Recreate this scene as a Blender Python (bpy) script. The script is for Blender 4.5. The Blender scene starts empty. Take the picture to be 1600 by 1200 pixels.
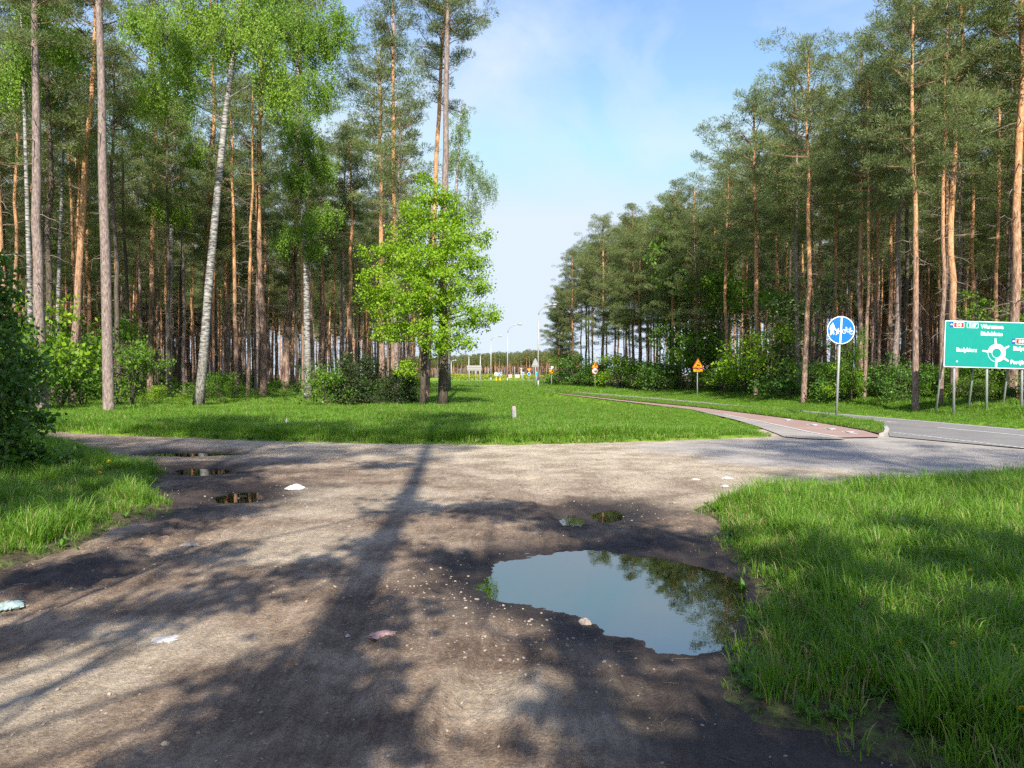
import bpy, math, random
import numpy as np
from mathutils import Vector, Matrix, geometry
S = bpy.context.scene
C = S.collection
rad = math.radians
# ------------------------------------------------------------------ camera, sky, sun, exposure
CH, FPX, HOR = 1.6, 1200.0, 585.0
PITCH = math.atan((600 - HOR) / FPX)
cam = bpy.data.objects.new('camera', bpy.data.cameras.new('camera'))
C.objects.link(cam)
cam.location = (0, 0, CH)
cam.rotation_euler = (rad(90) - PITCH, 0, 0)
cam.data.sensor_width = 36; cam.data.lens = 27.0
cam.data.clip_start = 0.05; cam.data.clip_end = 6000
S.camera = cam
SUN_EL = rad(39)
SHD = Vector((-0.055, 1.0)).normalized()          # direction in which shadows fall
TAN = math.tan(SUN_EL)
sd = bpy.data.lights.new('sun', 'SUN'); so = bpy.data.objects.new('sun', sd); C.objects.link(so)
sd.energy = 4.5; sd.angle = rad(0.53); sd.color = (1.0, 0.93, 0.82)
dv = Vector((SHD.x * math.cos(SUN_EL), SHD.y * math.cos(SUN_EL), -math.sin(SUN_EL)))
so.rotation_euler = dv.to_track_quat('-Z', 'Y').to_euler()
w = bpy.data.worlds.new('World'); S.world = w; w.use_nodes = True
nt = w.node_tree; nt.nodes.clear()
sky = nt.nodes.new('ShaderNodeTexSky'); sky.sky_type = 'NISHITA'; sky.sun_disc = False
sky.sun_elevation = SUN_EL; sky.sun_rotation = math.atan2(-SHD.x, -SHD.y)
sky.air_density = 1.0; sky.dust_density = 0.3; sky.ozone_density = 1.3; sky.altitude = 100
bg = nt.nodes.new('ShaderNodeBackground'); bg.inputs[1].default_value = 0.15
wo = nt.nodes.new('ShaderNodeOutputWorld')
tc = nt.nodes.new('ShaderNodeTexCoord')
mp = nt.nodes.new('ShaderNodeMapping'); mp.inputs['Rotation'].default_value = (0.0, 0.6, 0.5)
mp.inputs['Scale'].default_value = (1.6, 1.2, 2.6); mp.inputs['Location'].default_value = (0.35, 0.1, 0.2)
nz = nt.nodes.new('ShaderNodeTexNoise'); nz.inputs['Scale'].default_value = 1.7; nz.inputs['Detail'].default_value = 7
nz.inputs['Roughness'].default_value = 0.55; nz.inputs['Distortion'].default_value = 0.5
rp = nt.nodes.new('ShaderNodeValToRGB')
rp.color_ramp.elements[0].position = 0.42; rp.color_ramp.elements[0].color = (0, 0, 0, 1)
rp.color_ramp.elements[1].position = 0.66; rp.color_ramp.elements[1].color = (0.8, 0.8, 0.8, 1)
mx = nt.nodes.new('ShaderNodeMix'); mx.data_type = 'RGBA'
mx.inputs[7].default_value = (2.45, 2.8, 3.35, 1)
nt.links.new(tc.outputs['Generated'], mp.inputs[0]); nt.links.new(mp.outputs[0], nz.inputs[0])
nt.links.new(nz.outputs['Fac'], rp.inputs[0]); nt.links.new(rp.outputs[0], mx.inputs[0])
dk = nt.nodes.new('ShaderNodeMix'); dk.data_type = 'RGBA'; dk.blend_type = 'DARKEN'; dk.inputs[0].default_value = 1; dk.inputs[7].default_value = (2.45, 2.8, 3.35, 1)
tn = nt.nodes.new('ShaderNodeMix'); tn.data_type = 'RGBA'; tn.blend_type = 'MULTIPLY'; tn.inputs[0].default_value = 1; tn.inputs[7].default_value = (0.75, 0.785, 1.38, 1)
nt.links.new(sky.outputs[0], tn.inputs[6]); nt.links.new(tn.outputs[2], mx.inputs[6]); nt.links.new(mx.outputs[2], dk.inputs[6]); nt.links.new(dk.outputs[2], bg.inputs[0]); nt.links.new(bg.outputs[0], wo.inputs[0])
S.view_settings.view_transform = 'Standard'; S.view_settings.look = 'None'
S.view_settings.exposure = 1.1; S.view_settings.gamma = 1
cy = S.cycles
cy.max_bounces = 5; cy.diffuse_bounces = 4; cy.glossy_bounces = 2; cy.transmission_bounces = 3; cy.transparent_max_bounces = 4
cy.caustics_reflective = False; cy.caustics_refractive = False
cy.use_adaptive_sampling = True; cy.adaptive_threshold = 0.02
cy.use_denoising = False; cy.denoiser = 'OPENIMAGEDENOISE'; cy.denoising_input_passes = 'RGB_ALBEDO_NORMAL'
cy.sample_clamp_indirect = 4.0

# ------------------------------------------------------------------ helpers
def G(px, py, z=0.0):
    """ground point under a pixel of the 1600x1200 photograph"""
    a, b = (px - 800) / FPX, -(py - 600) / FPX
    dy = math.cos(PITCH) + b * math.sin(PITCH); dz = -math.sin(PITCH) + b * math.cos(PITCH)
    t = (z - CH) / dz
    return (a * t, dy * t)
def GP(pts): return [G(*p) for p in pts]
def at(px, py, Y):
    """point at distance Y seen at a pixel"""
    a, b = (px - 800) / FPX, -(py - 600) / FPX
    dy = math.cos(PITCH) + b * math.sin(PITCH); dz = -math.sin(PITCH) + b * math.cos(PITCH)
    t = Y / dy
    return Vector((a * t, Y, CH + dz * t))
def _h(i, j, s):
    n = (i * 374761393 + j * 668265263 + s * 974634777) & 0xffffffff
    n = ((n ^ (n >> 13)) * 1274126177) & 0xffffffff
    return ((n ^ (n >> 16)) & 0xffff) / 65535.0
def vnoise(x, y, s=0):
    xi = np.floor(x).astype(np.int64); yi = np.floor(y).astype(np.int64)
    fx = x - xi; fy = y - yi; fx = fx * fx * (3 - 2 * fx); fy = fy * fy * (3 - 2 * fy)
    a = _h(xi, yi, s); b = _h(xi + 1, yi, s); c = _h(xi, yi + 1, s); d = _h(xi + 1, yi + 1, s)
    return (a * (1 - fx) + b * fx) * (1 - fy) + (c * (1 - fx) + d * fx) * fy
def fbm(x, y, sc, oct=4, s=0):
    v = 0; amp = 0.5
    for o in range(oct):
        v = v + amp * (vnoise(x * sc + 17 * o, y * sc - 9 * o, s + o) - 0.5) * 2
        amp *= 0.5; sc *= 2.03
    return v
def sdf(poly, x, y):
    """signed distance to a polygon, negative inside"""
    x = np.asarray(x, float); y = np.asarray(y, float)
    d = np.full(x.shape, 1e18); ins = np.zeros(x.shape, bool); n = len(poly)
    for i in range(n):
        ax, ay = poly[i]; bx, by = poly[(i + 1) % n]
        ex, ey = bx - ax, by - ay; L = ex * ex + ey * ey + 1e-12
        t = np.clip(((x - ax) * ex + (y - ay) * ey) / L, 0, 1)
        d = np.minimum(d, (x - ax - t * ex) ** 2 + (y - ay - t * ey) ** 2)
        c = (ay > y) != (by > y)
        with np.errstate(divide='ignore', invalid='ignore'):
            xx = (bx - ax) * (y - ay) / (by - ay if by != ay else 1e-12) + ax
        ins ^= c & (x < xx)
    d = np.sqrt(d)
    return np.where(ins, -d, d)
def sstep(a, b, x):
    t = np.clip((x - a) / (b - a), 0, 1); return t * t * (3 - 2 * t)

def mesh_np(name, V, Q=None, T=None, mq=None, mt=None, mats=(), smooth=False):
    V = np.asarray(V, np.float32).reshape(-1, 3)
    Q = np.zeros((0, 4), np.int32) if Q is None else np.asarray(Q, np.int32).reshape(-1, 4)
    T = np.zeros((0, 3), np.int32) if T is None else np.asarray(T, np.int32).reshape(-1, 3)
    me = bpy.data.meshes.new(name)
    me.vertices.add(len(V)); me.vertices.foreach_set('co', V.ravel())
    nl = len(Q) * 4 + len(T) * 3
    me.loops.add(nl); me.loops.foreach_set('vertex_index', np.concatenate([Q.ravel(), T.ravel()]).astype(np.int32))
    st = np.concatenate([np.arange(len(Q)) * 4, len(Q) * 4 + np.arange(len(T)) * 3]).astype(np.int32)
    me.polygons.add(len(Q) + len(T)); me.polygons.foreach_set('loop_start', st)
    mi = np.concatenate([np.zeros(len(Q)) if mq is None else np.asarray(mq), np.zeros(len(T)) if mt is None else np.asarray(mt)]).astype(np.int32)
    me.polygons.foreach_set('material_index', mi)
    if smooth is not False:
        sm = np.ones(len(Q) + len(T), bool) if smooth is True else np.isin(mi, smooth)
        me.polygons.foreach_set('use_smooth', sm)
    else:
        me.polygons.foreach_set('use_smooth', np.zeros(len(Q) + len(T), bool))
    for m in mats: me.materials.append(m)
    me.update(calc_edges=True)
    return me

class Geo:
    def __init__(s): s.V = []; s.Q = []; s.T = []; s.mq = []; s.mt = []; s.n = 0
    def add(s, V, Q=None, T=None, m=0):
        V = np.asarray(V, float).reshape(-1, 3)
        if Q is not None and len(Q): s.Q.append(np.asarray(Q, int).reshape(-1, 4) + s.n); s.mq.append(np.full(len(s.Q[-1]), m))
        if T is not None and len(T): s.T.append(np.asarray(T, int).reshape(-1, 3) + s.n); s.mt.append(np.full(len(s.T[-1]), m))
        s.V.append(V); s.n += len(V)
    def tube(s, P, R, sides=8, m=0, cap=True, jit=0.0, rng=None):
        P = np.asarray(P, float); n = len(P); R = np.broadcast_to(np.asarray(R, float), (n,))
        d = np.gradient(P, axis=0); d /= np.linalg.norm(d, axis=1)[:, None] + 1e-9
        ref = np.array([1.0, 0, 0]) if abs(d[0][0]) < 0.8 else np.array([0, 1.0, 0])
        u = ref[None] - (d @ ref)[:, None] * d; u /= np.linalg.norm(u, axis=1)[:, None] + 1e-9
        v = np.cross(d, u)
        a = np.arange(sides) * 2 * math.pi / sides
        rr = R[:, None] * np.ones((1, sides))
        if jit and rng is not None: rr = rr * (1 + jit * rng.uniform(-1, 1, rr.shape))
        V = P[:, None, :] + rr[..., None] * (np.cos(a)[None, :, None] * u[:, None, :] + np.sin(a)[None, :, None] * v[:, None, :])
        i = np.arange(n - 1)[:, None] * sides; j = np.arange(sides)[None]; k = (j + 1) % sides
        Q = np.stack([i + j, i + k, i + sides + k, i + sides + j], -1).reshape(-1, 4)
        T = None
        V = V.reshape(-1, 3)
        if cap:
            V = np.vstack([V, P[-1], P[0]]); e = (n - 1) * sides; c1 = n * sides; j = np.arange(sides); k = (j + 1) % sides
            T = np.vstack([np.stack([e + j, e + k, np.full(sides, c1)], -1), np.stack([k, j, np.full(sides, c1 + 1)], -1)])
        s.add(V, Q, T, m)
    def box(s, c, sz, m=0, rz=0.0):
        x, y, z = [t / 2 for t in sz]
        V = np.array([(i * x, j * y, k * z) for k in (-1, 1) for j in (-1, 1) for i in (-1, 1)], float)
        if rz: cs, sn = math.cos(rz), math.sin(rz); V = np.stack([V[:, 0] * cs - V[:, 1] * sn, V[:, 0] * sn + V[:, 1] * cs, V[:, 2]], -1)
        s.add(V + np.array(c), [(0, 2, 3, 1), (4, 5, 7, 6), (0, 1, 5, 4), (2, 6, 7, 3), (0, 4, 6, 2), (1, 3, 7, 5)], None, m)
    def kites(s, c, d, sd_, L, W, m=0):
        """n leaf shaped quads: base points c, unit directions d, unit side vectors sd_"""
        n = len(c); L = np.broadcast_to(L, (n,))[:, None]; W = np.broadcast_to(W, (n,))[:, None]
        V = np.stack([c, c + d * L * 0.45 + sd_ * W / 2, c + d * L, c + d * L * 0.45 - sd_ * W / 2], 1).reshape(-1, 3)
        s.add(V, np.arange(n * 4).reshape(n, 4), None, m)
    def plate(s, pts, y0, y1, m=0):
        """polygon in x,z extruded from y0 (front) to y1"""
        n = len(pts); tri = geometry.tessellate_polygon([[Vector((p[0], p[1], 0)) for p in pts]])
        V = [(p[0], y0, p[1]) for p in pts] + [(p[0], y1, p[1]) for p in pts]
        T = [];
        for t in tri:
            a, b, c = [np.array(pts[i]) for i in t]
            cr = (b[0] - a[0]) * (c[1] - a[1]) - (b[1] - a[1]) * (c[0] - a[0])
            if cr < 0: t = (t[0], t[2], t[1])
            T.append(t); T.append((t[0] + n, t[2] + n, t[1] + n))
        ar = sum(pts[i][0] * pts[(i + 1) % n][1] - pts[(i + 1) % n][0] * pts[i][1] for i in range(n))
        Q = []
        for i in range(n):
            j = (i + 1) % n
            Q.append((i, i + n, j + n, j) if ar > 0 else (i, j, j + n, i + n))
        s.add(V, Q, T, m)
    def mesh(s, name, mats, smooth=False):
        return mesh_np(name, np.vstack(s.V), np.vstack(s.Q) if s.Q else None, np.vstack(s.T) if s.T else None,
                       np.concatenate(s.mq) if s.mq else None, np.concatenate(s.mt) if s.mt else None, mats, smooth)

def link(name, me, parent=None, loc=(0, 0, 0), rot=(0, 0, 0), scl=None):
    o = bpy.data.objects.new(name, me); C.objects.link(o)
    o.location = loc; o.rotation_euler = rot
    if scl is not None: o.scale = scl if hasattr(scl, '__len__') else (scl, scl, scl)
    if parent is not None: o.parent = parent
    return o
def tag(o, label, cat, group=None, kind=None):
    o['label'] = label
    if cat: o['category'] = cat
    if group: o['group'] = group
    if kind: o['kind'] = kind
    return o
def struct(name, me, label=None):
    o = link(name, me); o['kind'] = 'structure'
    if label: o['label'] = label; o['category'] = name.replace('_', ' ')
    return o
def thing(name, label, cat, loc=(0, 0, 0), rot=(0, 0, 0), group=None, scl=None):
    o = link(name, None, None, loc, rot, scl); o.empty_display_size = 0.2
    return tag(o, label, cat, group)

# ------------------------------------------------------------------ materials
def new_mat(name):
    m = bpy.data.materials.new(name); m.use_nodes = True; t = m.node_tree
    return m, t, t.nodes['Principled BSDF'], t.nodes['Material Output']
def N(t, ty, **kw):
    n = t.nodes.new(ty)
    for k, v in kw.items():
        if k.startswith('_'): setattr(n, k[1:], v)
        else: n.inputs[k.replace('__', ' ')].default_value = v
    return n
def ramp(t, stops):
    r = t.nodes.new('ShaderNodeValToRGB'); e = r.color_ramp.elements
    while len(e) < len(stops): e.new(0.5)
    for i, (p, c) in enumerate(stops):
        e[i].position = p; e[i].color = (*c, 1) if len(c) == 3 else c
    return r
def mixc(t, f, a, b, mode='MIX'):
    m = t.nodes.new('ShaderNodeMix'); m.data_type = 'RGBA'; m.blend_type = mode
    for i, v in ((0, f), (6, a), (7, b)):
        if hasattr(v, 'is_linked') or isinstance(v, bpy.types.NodeSocket): t.links.new(v, m.inputs[i])
        elif i == 0: m.inputs[0].default_value = v
        else: m.inputs[i].default_value = (*v, 1)
    return m.outputs[2]
def math_(t, op, a, b=None):
    m = t.nodes.new('ShaderNodeMath'); m.operation = op
    for i, v in enumerate((a, b)):
        if v is None: continue
        if isinstance(v, bpy.types.NodeSocket): t.links.new(v, m.inputs[i])
        else: m.inputs[i].default_value = v
    return m.outputs[0]
def noise(t, vec, scale, detail=4, rough=0.55, out='Fac'):
    n = N(t, 'ShaderNodeTexNoise', Scale=scale, Detail=detail, Roughness=rough)
    if vec is not None: t.links.new(vec, n.inputs['Vector'])
    return n.outputs[out]
def mapped(t, out, scale):
    m = t.nodes.new('ShaderNodeMapping'); m.inputs['Scale'].default_value = scale
    t.links.new(out, m.inputs[0]); return m.outputs[0]
def bump(t, p, h, strength, dist):
    b = N(t, 'ShaderNodeBump', Strength=strength, Distance=dist); t.links.new(h, b.inputs['Height']); t.links.new(b.outputs[0], p.inputs['Normal']); return b

def leaf_mat(name, c1, c2, c3, trans=0.35, rough=0.55, spec=0.25, tint=(1.25, 1.2, 0.55)):
    m, t, p, out = new_mat(name)
    g = t.nodes.new('ShaderNodeNewGeometry'); oi = t.nodes.new('ShaderNodeObjectInfo'); tcn = t.nodes.new('ShaderNodeTexCoord')
    r = ramp(t, [(0.0, c1), (0.55, c2), (1.0, c3)])
    f = math_(t, 'ADD', math_(t, 'MULTIPLY', g.outputs['Random Per Island'], 0.45), math_(t, 'MULTIPLY', noise(t, tcn.outputs['Object'], 0.9, 2), 0.5))
    f = math_(t, 'ADD', f, math_(t, 'MULTIPLY', oi.outputs['Random'], 0.22))
    f = math_(t, 'SUBTRACT', f, 0.08)
    t.links.new(f, r.inputs[0])
    t.links.new(r.outputs[0], p.inputs['Base Color']); p.inputs['Roughness'].default_value = rough
    p.inputs['Specular IOR Level'].default_value = spec
    tr = t.nodes.new('ShaderNodeBsdfTranslucent')
    t.links.new(mixc(t, 1.0, r.outputs[0], tint, 'MULTIPLY'), tr.inputs[0])
    ms = t.nodes.new('ShaderNodeMixShader'); ms.inputs[0].default_value = trans
    t.links.new(p.outputs[0], ms.inputs[1]); t.links.new(tr.outputs[0], ms.inputs[2]); t.links.new(ms.outputs[0], out.inputs[0])
    return m
M = {}
M['needles'] = leaf_mat('pine_needles', (0.088, 0.130, 0.048), (0.172, 0.218, 0.078), (0.30, 0.338, 0.12), 0.40, 0.5, 0.35, (1.1, 1.15, 0.6))
M['fresh'] = leaf_mat('fresh_leaves', (0.13, 0.26, 0.015), (0.25, 0.42, 0.025), (0.42, 0.55, 0.045), 0.44, 0.5, 0.25, (1.25, 1.2, 0.4))
M['birchleaf'] = leaf_mat('birch_leaves', (0.09, 0.18, 0.02), (0.19, 0.33, 0.035), (0.34, 0.47, 0.06), 0.42, 0.5, 0.3)
M['paleleaf'] = leaf_mat('pale_leaves', (0.13, 0.20, 0.07), (0.20, 0.29, 0.10), (0.32, 0.40, 0.15), 0.40)
M['midleaf'] = leaf_mat('shrub_leaves', (0.045, 0.11, 0.012), (0.10, 0.21, 0.02), (0.22, 0.34, 0.035), 0.40)
M['darkleaf'] = leaf_mat('dark_leaves', (0.035, 0.095, 0.015), (0.07, 0.165, 0.022), (0.15, 0.27, 0.03), 0.33, 0.42, 0.4)
M['juniper'] = leaf_mat('conifer_leaves', (0.018, 0.035, 0.012), (0.04, 0.065, 0.02), (0.09, 0.11, 0.035), 0.2)
M['broom'] = leaf_mat('broom_leaves', (0.20, 0.28, 0.03), (0.36, 0.42, 0.04), (0.55, 0.55, 0.05), 0.35)
M['grass'] = leaf_mat('grass_blades', (0.065, 0.145, 0.014), (0.15, 0.305, 0.028), (0.31, 0.45, 0.07), 0.42, 0.45, 0.3, (1.2, 1.2, 0.45))
M['weeds'] = leaf_mat('weed_leaves', (0.05, 0.14, 0.02), (0.10, 0.23, 0.03), (0.18, 0.32, 0.05), 0.35)
M['dry'] = leaf_mat('dry_grass', (0.22, 0.17, 0.08), (0.34, 0.27, 0.13), (0.46, 0.38, 0.20), 0.2)

def bark_pine():
    m, t, p, out = new_mat('pine_bark'); tcn = t.nodes.new('ShaderNodeTexCoord'); ob = tcn.outputs['Object']
    sx = t.nodes.new('ShaderNodeSeparateXYZ'); t.links.new(ob, sx.inputs[0])
    oi = t.nodes.new('ShaderNodeObjectInfo')
    pl = noise(t, mapped(t, ob, (9, 9, 2.6)), 1.6, 5, 0.6)
    low = ramp(t, [(0.30, (0.07, 0.045, 0.035)), (0.5, (0.23, 0.155, 0.12)), (0.7, (0.42, 0.31, 0.25))])
    up = ramp(t, [(0.25, (0.20, 0.095, 0.045)), (0.5, (0.50, 0.26, 0.125)), (0.7, (0.70, 0.44, 0.25))])
    t.links.new(pl, low.inputs[0]); t.links.new(pl, up.inputs[0])
    h = math_(t, 'ADD', sx.outputs[2], math_(t, 'MULTIPLY', noise(t, ob, 1.2, 3), 3.0))
    h = math_(t, 'ADD', h, math_(t, 'MULTIPLY', oi.outputs['Random'], -4.5))
    r = t.nodes.new('ShaderNodeMapRange'); t.links.new(h, r.inputs[0]); r.inputs[1].default_value = 2.5; r.inputs[2].default_value = 8.0
    t.links.new(mixc(t, r.outputs[0], low.outputs[0], up.outputs[0]), p.inputs['Base Color'])
    p.inputs['Roughness'].default_value = 0.85; p.inputs['Specular IOR Level'].default_value = 0.15
    v = N(t, 'ShaderNodeTexVoronoi', Scale=3.0); v.feature = 'DISTANCE_TO_EDGE'; t.links.new(mapped(t, ob, (7, 7, 2)), v.inputs['Vector'])
    bump(t, p, math_(t, 'ADD', math_(t, 'MULTIPLY', pl, 0.6), math_(t, 'MINIMUM', v.outputs[0], 0.25)), 0.9, 0.03)
    return m
M['bark'] = bark_pine()
def simple_bark(name, stops, sc=(8, 8, 2), scale=2.0, lich=None):
    m, t, p, out = new_mat(name); tcn = t.nodes.new('ShaderNodeTexCoord'); ob = tcn.outputs['Object']
    n = noise(t, mapped(t, ob, sc), scale, 5, 0.65); r = ramp(t, stops); t.links.new(n, r.inputs[0])
    t.links.new(r.outputs[0], p.inputs['Base Color']); p.inputs['Roughness'].default_value = 0.85; p.inputs['Specular IOR Level'].default_value = 0.15
    bump(t, p, n, 0.7, 0.02); return m
M['darkbark'] = simple_bark('grey_brown_bark', [(0.3, (0.035, 0.028, 0.022)), (0.55, (0.11, 0.088, 0.07)), (0.75, (0.20, 0.17, 0.14))])
M['limb'] = simple_bark('pine_limb_bark', [(0.3, (0.10, 0.065, 0.045)), (0.7, (0.30, 0.19, 0.12))])
M['greybark'] = simple_bark('grey_pine_bark', [(0.3, (0.085, 0.062, 0.055)), (0.5, (0.22, 0.17, 0.15)), (0.7, (0.38, 0.31, 0.28))], (9, 9, 3))
M['deadwood'] = simple_bark('dead_twigs', [(0.3, (0.10, 0.08, 0.065)), (0.7, (0.30, 0.25, 0.20))])
def birch_bark():
    m, t, p, out = new_mat('birch_bark'); tcn = t.nodes.new('ShaderNodeTexCoord'); ob = tcn.outputs['Object']
    sx = t.nodes.new('ShaderNodeSeparateXYZ'); t.links.new(ob, sx.inputs[0])
    n = noise(t, mapped(t, ob, (3, 3, 14)), 1.3, 5, 0.62)
    n2 = noise(t, ob, 1.1, 3)
    r = ramp(t, [(0.40, (0.035, 0.032, 0.03)), (0.51, (0.22, 0.21, 0.195)), (0.66, (0.42, 0.405, 0.375))])
    t.links.new(n, r.inputs[0])
    h = math_(t, 'SUBTRACT', sx.outputs[2], math_(t, 'MULTIPLY', n2, 3.5))
    mr = t.nodes.new('ShaderNodeMapRange'); t.links.new(h, mr.inputs[0]); mr.inputs[1].default_value = -0.6; mr.inputs[2].default_value = 1.6
    rough = ramp(t, [(0.35, (0.03, 0.028, 0.024)), (0.65, (0.30, 0.29, 0.25))]); t.links.new(noise(t, mapped(t, ob, (8, 8, 3)), 2.5, 4), rough.inputs[0])
    t.links.new(mixc(t, mr.outputs[0], rough.outputs[0], r.outputs[0]), p.inputs['Base Color'])
    p.inputs['Roughness'].default_value = 0.7; bump(t, p, n, 0.5, 0.015); return m
M['birch'] = birch_bark()

def plain(name, col, rough=0.5, metal=0.0, spec=0.5, var=0.12, scale=6.0, bmp=0.0):
    m, t, p, out = new_mat(name); tcn = t.nodes.new('ShaderNodeTexCoord')
    n = noise(t, tcn.outputs['Object'], scale, 4, 0.6)
    r = ramp(t, [(0.3, tuple(c * (1 - var) for c in col)), (0.7, tuple(min(1, c * (1 + var)) for c in col))]); t.links.new(n, r.inputs[0])
    t.links.new(r.outputs[0], p.inputs['Base Color']); p.inputs['Roughness'].default_value = rough; p.inputs['Metallic'].default_value = metal
    p.inputs['Specular IOR Level'].default_value = spec
    if bmp: bump(t, p, n, bmp, 0.01)
    return m
M['steel'] = plain('galvanised_steel', (0.36, 0.37, 0.37), 0.55, 0.3)
M['steel_back'] = plain('grey_sign_back', (0.27, 0.28, 0.28), 0.6, 0.1)
M['white'] = plain('white_sign_film', (0.80, 0.81, 0.82), 0.45, 0, 0.4, 0.03)
M['green'] = plain('green_sign_film', (0.003, 0.24, 0.20), 0.4, 0, 0.4, 0.05)
M['blue'] = plain('blue_sign_film', (0.004, 0.13, 0.66), 0.4, 0, 0.4, 0.05)
M['cyan'] = plain('light_blue_sign_film', (0.02, 0.35, 0.62), 0.4, 0, 0.4, 0.05)
M['navy'] = plain('navy_sign_film', (0.02, 0.05, 0.28), 0.4, 0, 0.4, 0.05)
M['red'] = plain('red_sign_film', (0.62, 0.03, 0.03), 0.4, 0, 0.4, 0.05)
M['yellow'] = plain('yellow_sign_film', (0.85, 0.40, 0.005), 0.4, 0, 0.4, 0.05)
M['black'] = plain('black_sign_film', (0.015, 0.015, 0.015), 0.5)
M['paint'] = plain('road_paint', (0.46, 0.45, 0.42), 0.8, 0, 0.2, 0.25, 9)
M['concrete'] = plain('concrete', (0.38, 0.36, 0.33), 0.85, 0, 0.2, 0.2, 12, 0.3)
M['stone'] = plain('stone', (0.30, 0.25, 0.21), 0.85, 0, 0.2, 0.35, 9, 0.4)
M['palestone'] = plain('pale_stone', (0.38, 0.32, 0.26), 0.8, 0, 0.2, 0.3, 9, 0.3)
M['litter'] = plain('white_plastic', (0.44, 0.42, 0.40), 0.5, 0, 0.4, 0.12, 14, 0.3)
M['mint'] = plain('mint_carton', (0.29, 0.38, 0.34), 0.55, 0, 0.4, 0.3, 22, 0.3)
M['pink'] = plain('faded_pink_wrapper', (0.42, 0.26, 0.23), 0.5, 0, 0.4, 0.2, 18, 0.3)
M['petal'] = plain('yellow_petals', (0.85, 0.62, 0.01), 0.6, 0, 0.3, 0.1)

def asphalt(name, c0, c1, grain=160):
    m, t, p, out = new_mat(name); g = t.nodes.new('ShaderNodeNewGeometry'); pos = g.outputs['Position']
    a = noise(t, pos, 0.7, 5, 0.65); b = noise(t, pos, grain, 2, 0.7)
    f = math_(t, 'ADD', math_(t, 'MULTIPLY', a, 0.6), math_(t, 'MULTIPLY', b, 0.4))
    r = ramp(t, [(0.35, c0), (0.65, c1)]); t.links.new(f, r.inputs[0]); t.links.new(r.outputs[0], p.inputs['Base Color'])
    p.inputs['Roughness'].default_value = 0.85; p.inputs['Specular IOR Level'].default_value = 0.25
    bump(t, p, b, 0.5, 0.004); return m
M['asphalt'] = asphalt('asphalt', (0.15, 0.142, 0.135), (0.225, 0.212, 0.20))
M['redpath'] = asphalt('red_path_surface', (0.25, 0.17, 0.142), (0.35, 0.24, 0.20))
M['paving'] = asphalt('grey_paving', (0.22, 0.20, 0.175), (0.34, 0.31, 0.27))

def ground_mat():
    m, t, p, out = new_mat('forest_soil'); g = t.nodes.new('ShaderNodeNewGeometry'); pos = g.outputs['Position']
    at_ = N(t, 'ShaderNodeAttribute', _attribute_name='wood')
    a = noise(t, pos, 0.5, 6, 0.65); b = noise(t, pos, 14, 5, 0.7)
    gr = ramp(t, [(0.35, (0.035, 0.030, 0.018)), (0.5, (0.085, 0.075, 0.04)), (0.65, (0.10, 0.14, 0.035))]); t.links.new(b, gr.inputs[0])
    fl = ramp(t, [(0.3, (0.06, 0.052, 0.028)), (0.55, (0.13, 0.115, 0.055)), (0.75, (0.16, 0.20, 0.05))]); t.links.new(b, fl.inputs[0])
    f = math_(t, 'MULTIPLY', at_.outputs['Fac'], math_(t, 'ADD', a, 0.35))
    c = mixc(t, f, gr.outputs[0], fl.outputs[0])
    far = N(t, 'ShaderNodeAttribute', _attribute_name='sown')
    turf = ramp(t, [(0.3, (0.11, 0.20, 0.02)), (0.7, (0.22, 0.34, 0.035))]); t.links.new(noise(t, pos, 0.25, 5), turf.inputs[0])  # green of the grassed ground outside the woods
    c = mixc(t, far.outputs['Fac'], c, turf.outputs[0])
    t.links.new(c, p.inputs['Base Color']); p.inputs['Roughness'].default_value = 0.95; p.inputs['Specular IOR Level'].default_value = 0.1
    bump(t, p, b, 0.8, 0.05); return m
M['soil'] = ground_mat()
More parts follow.
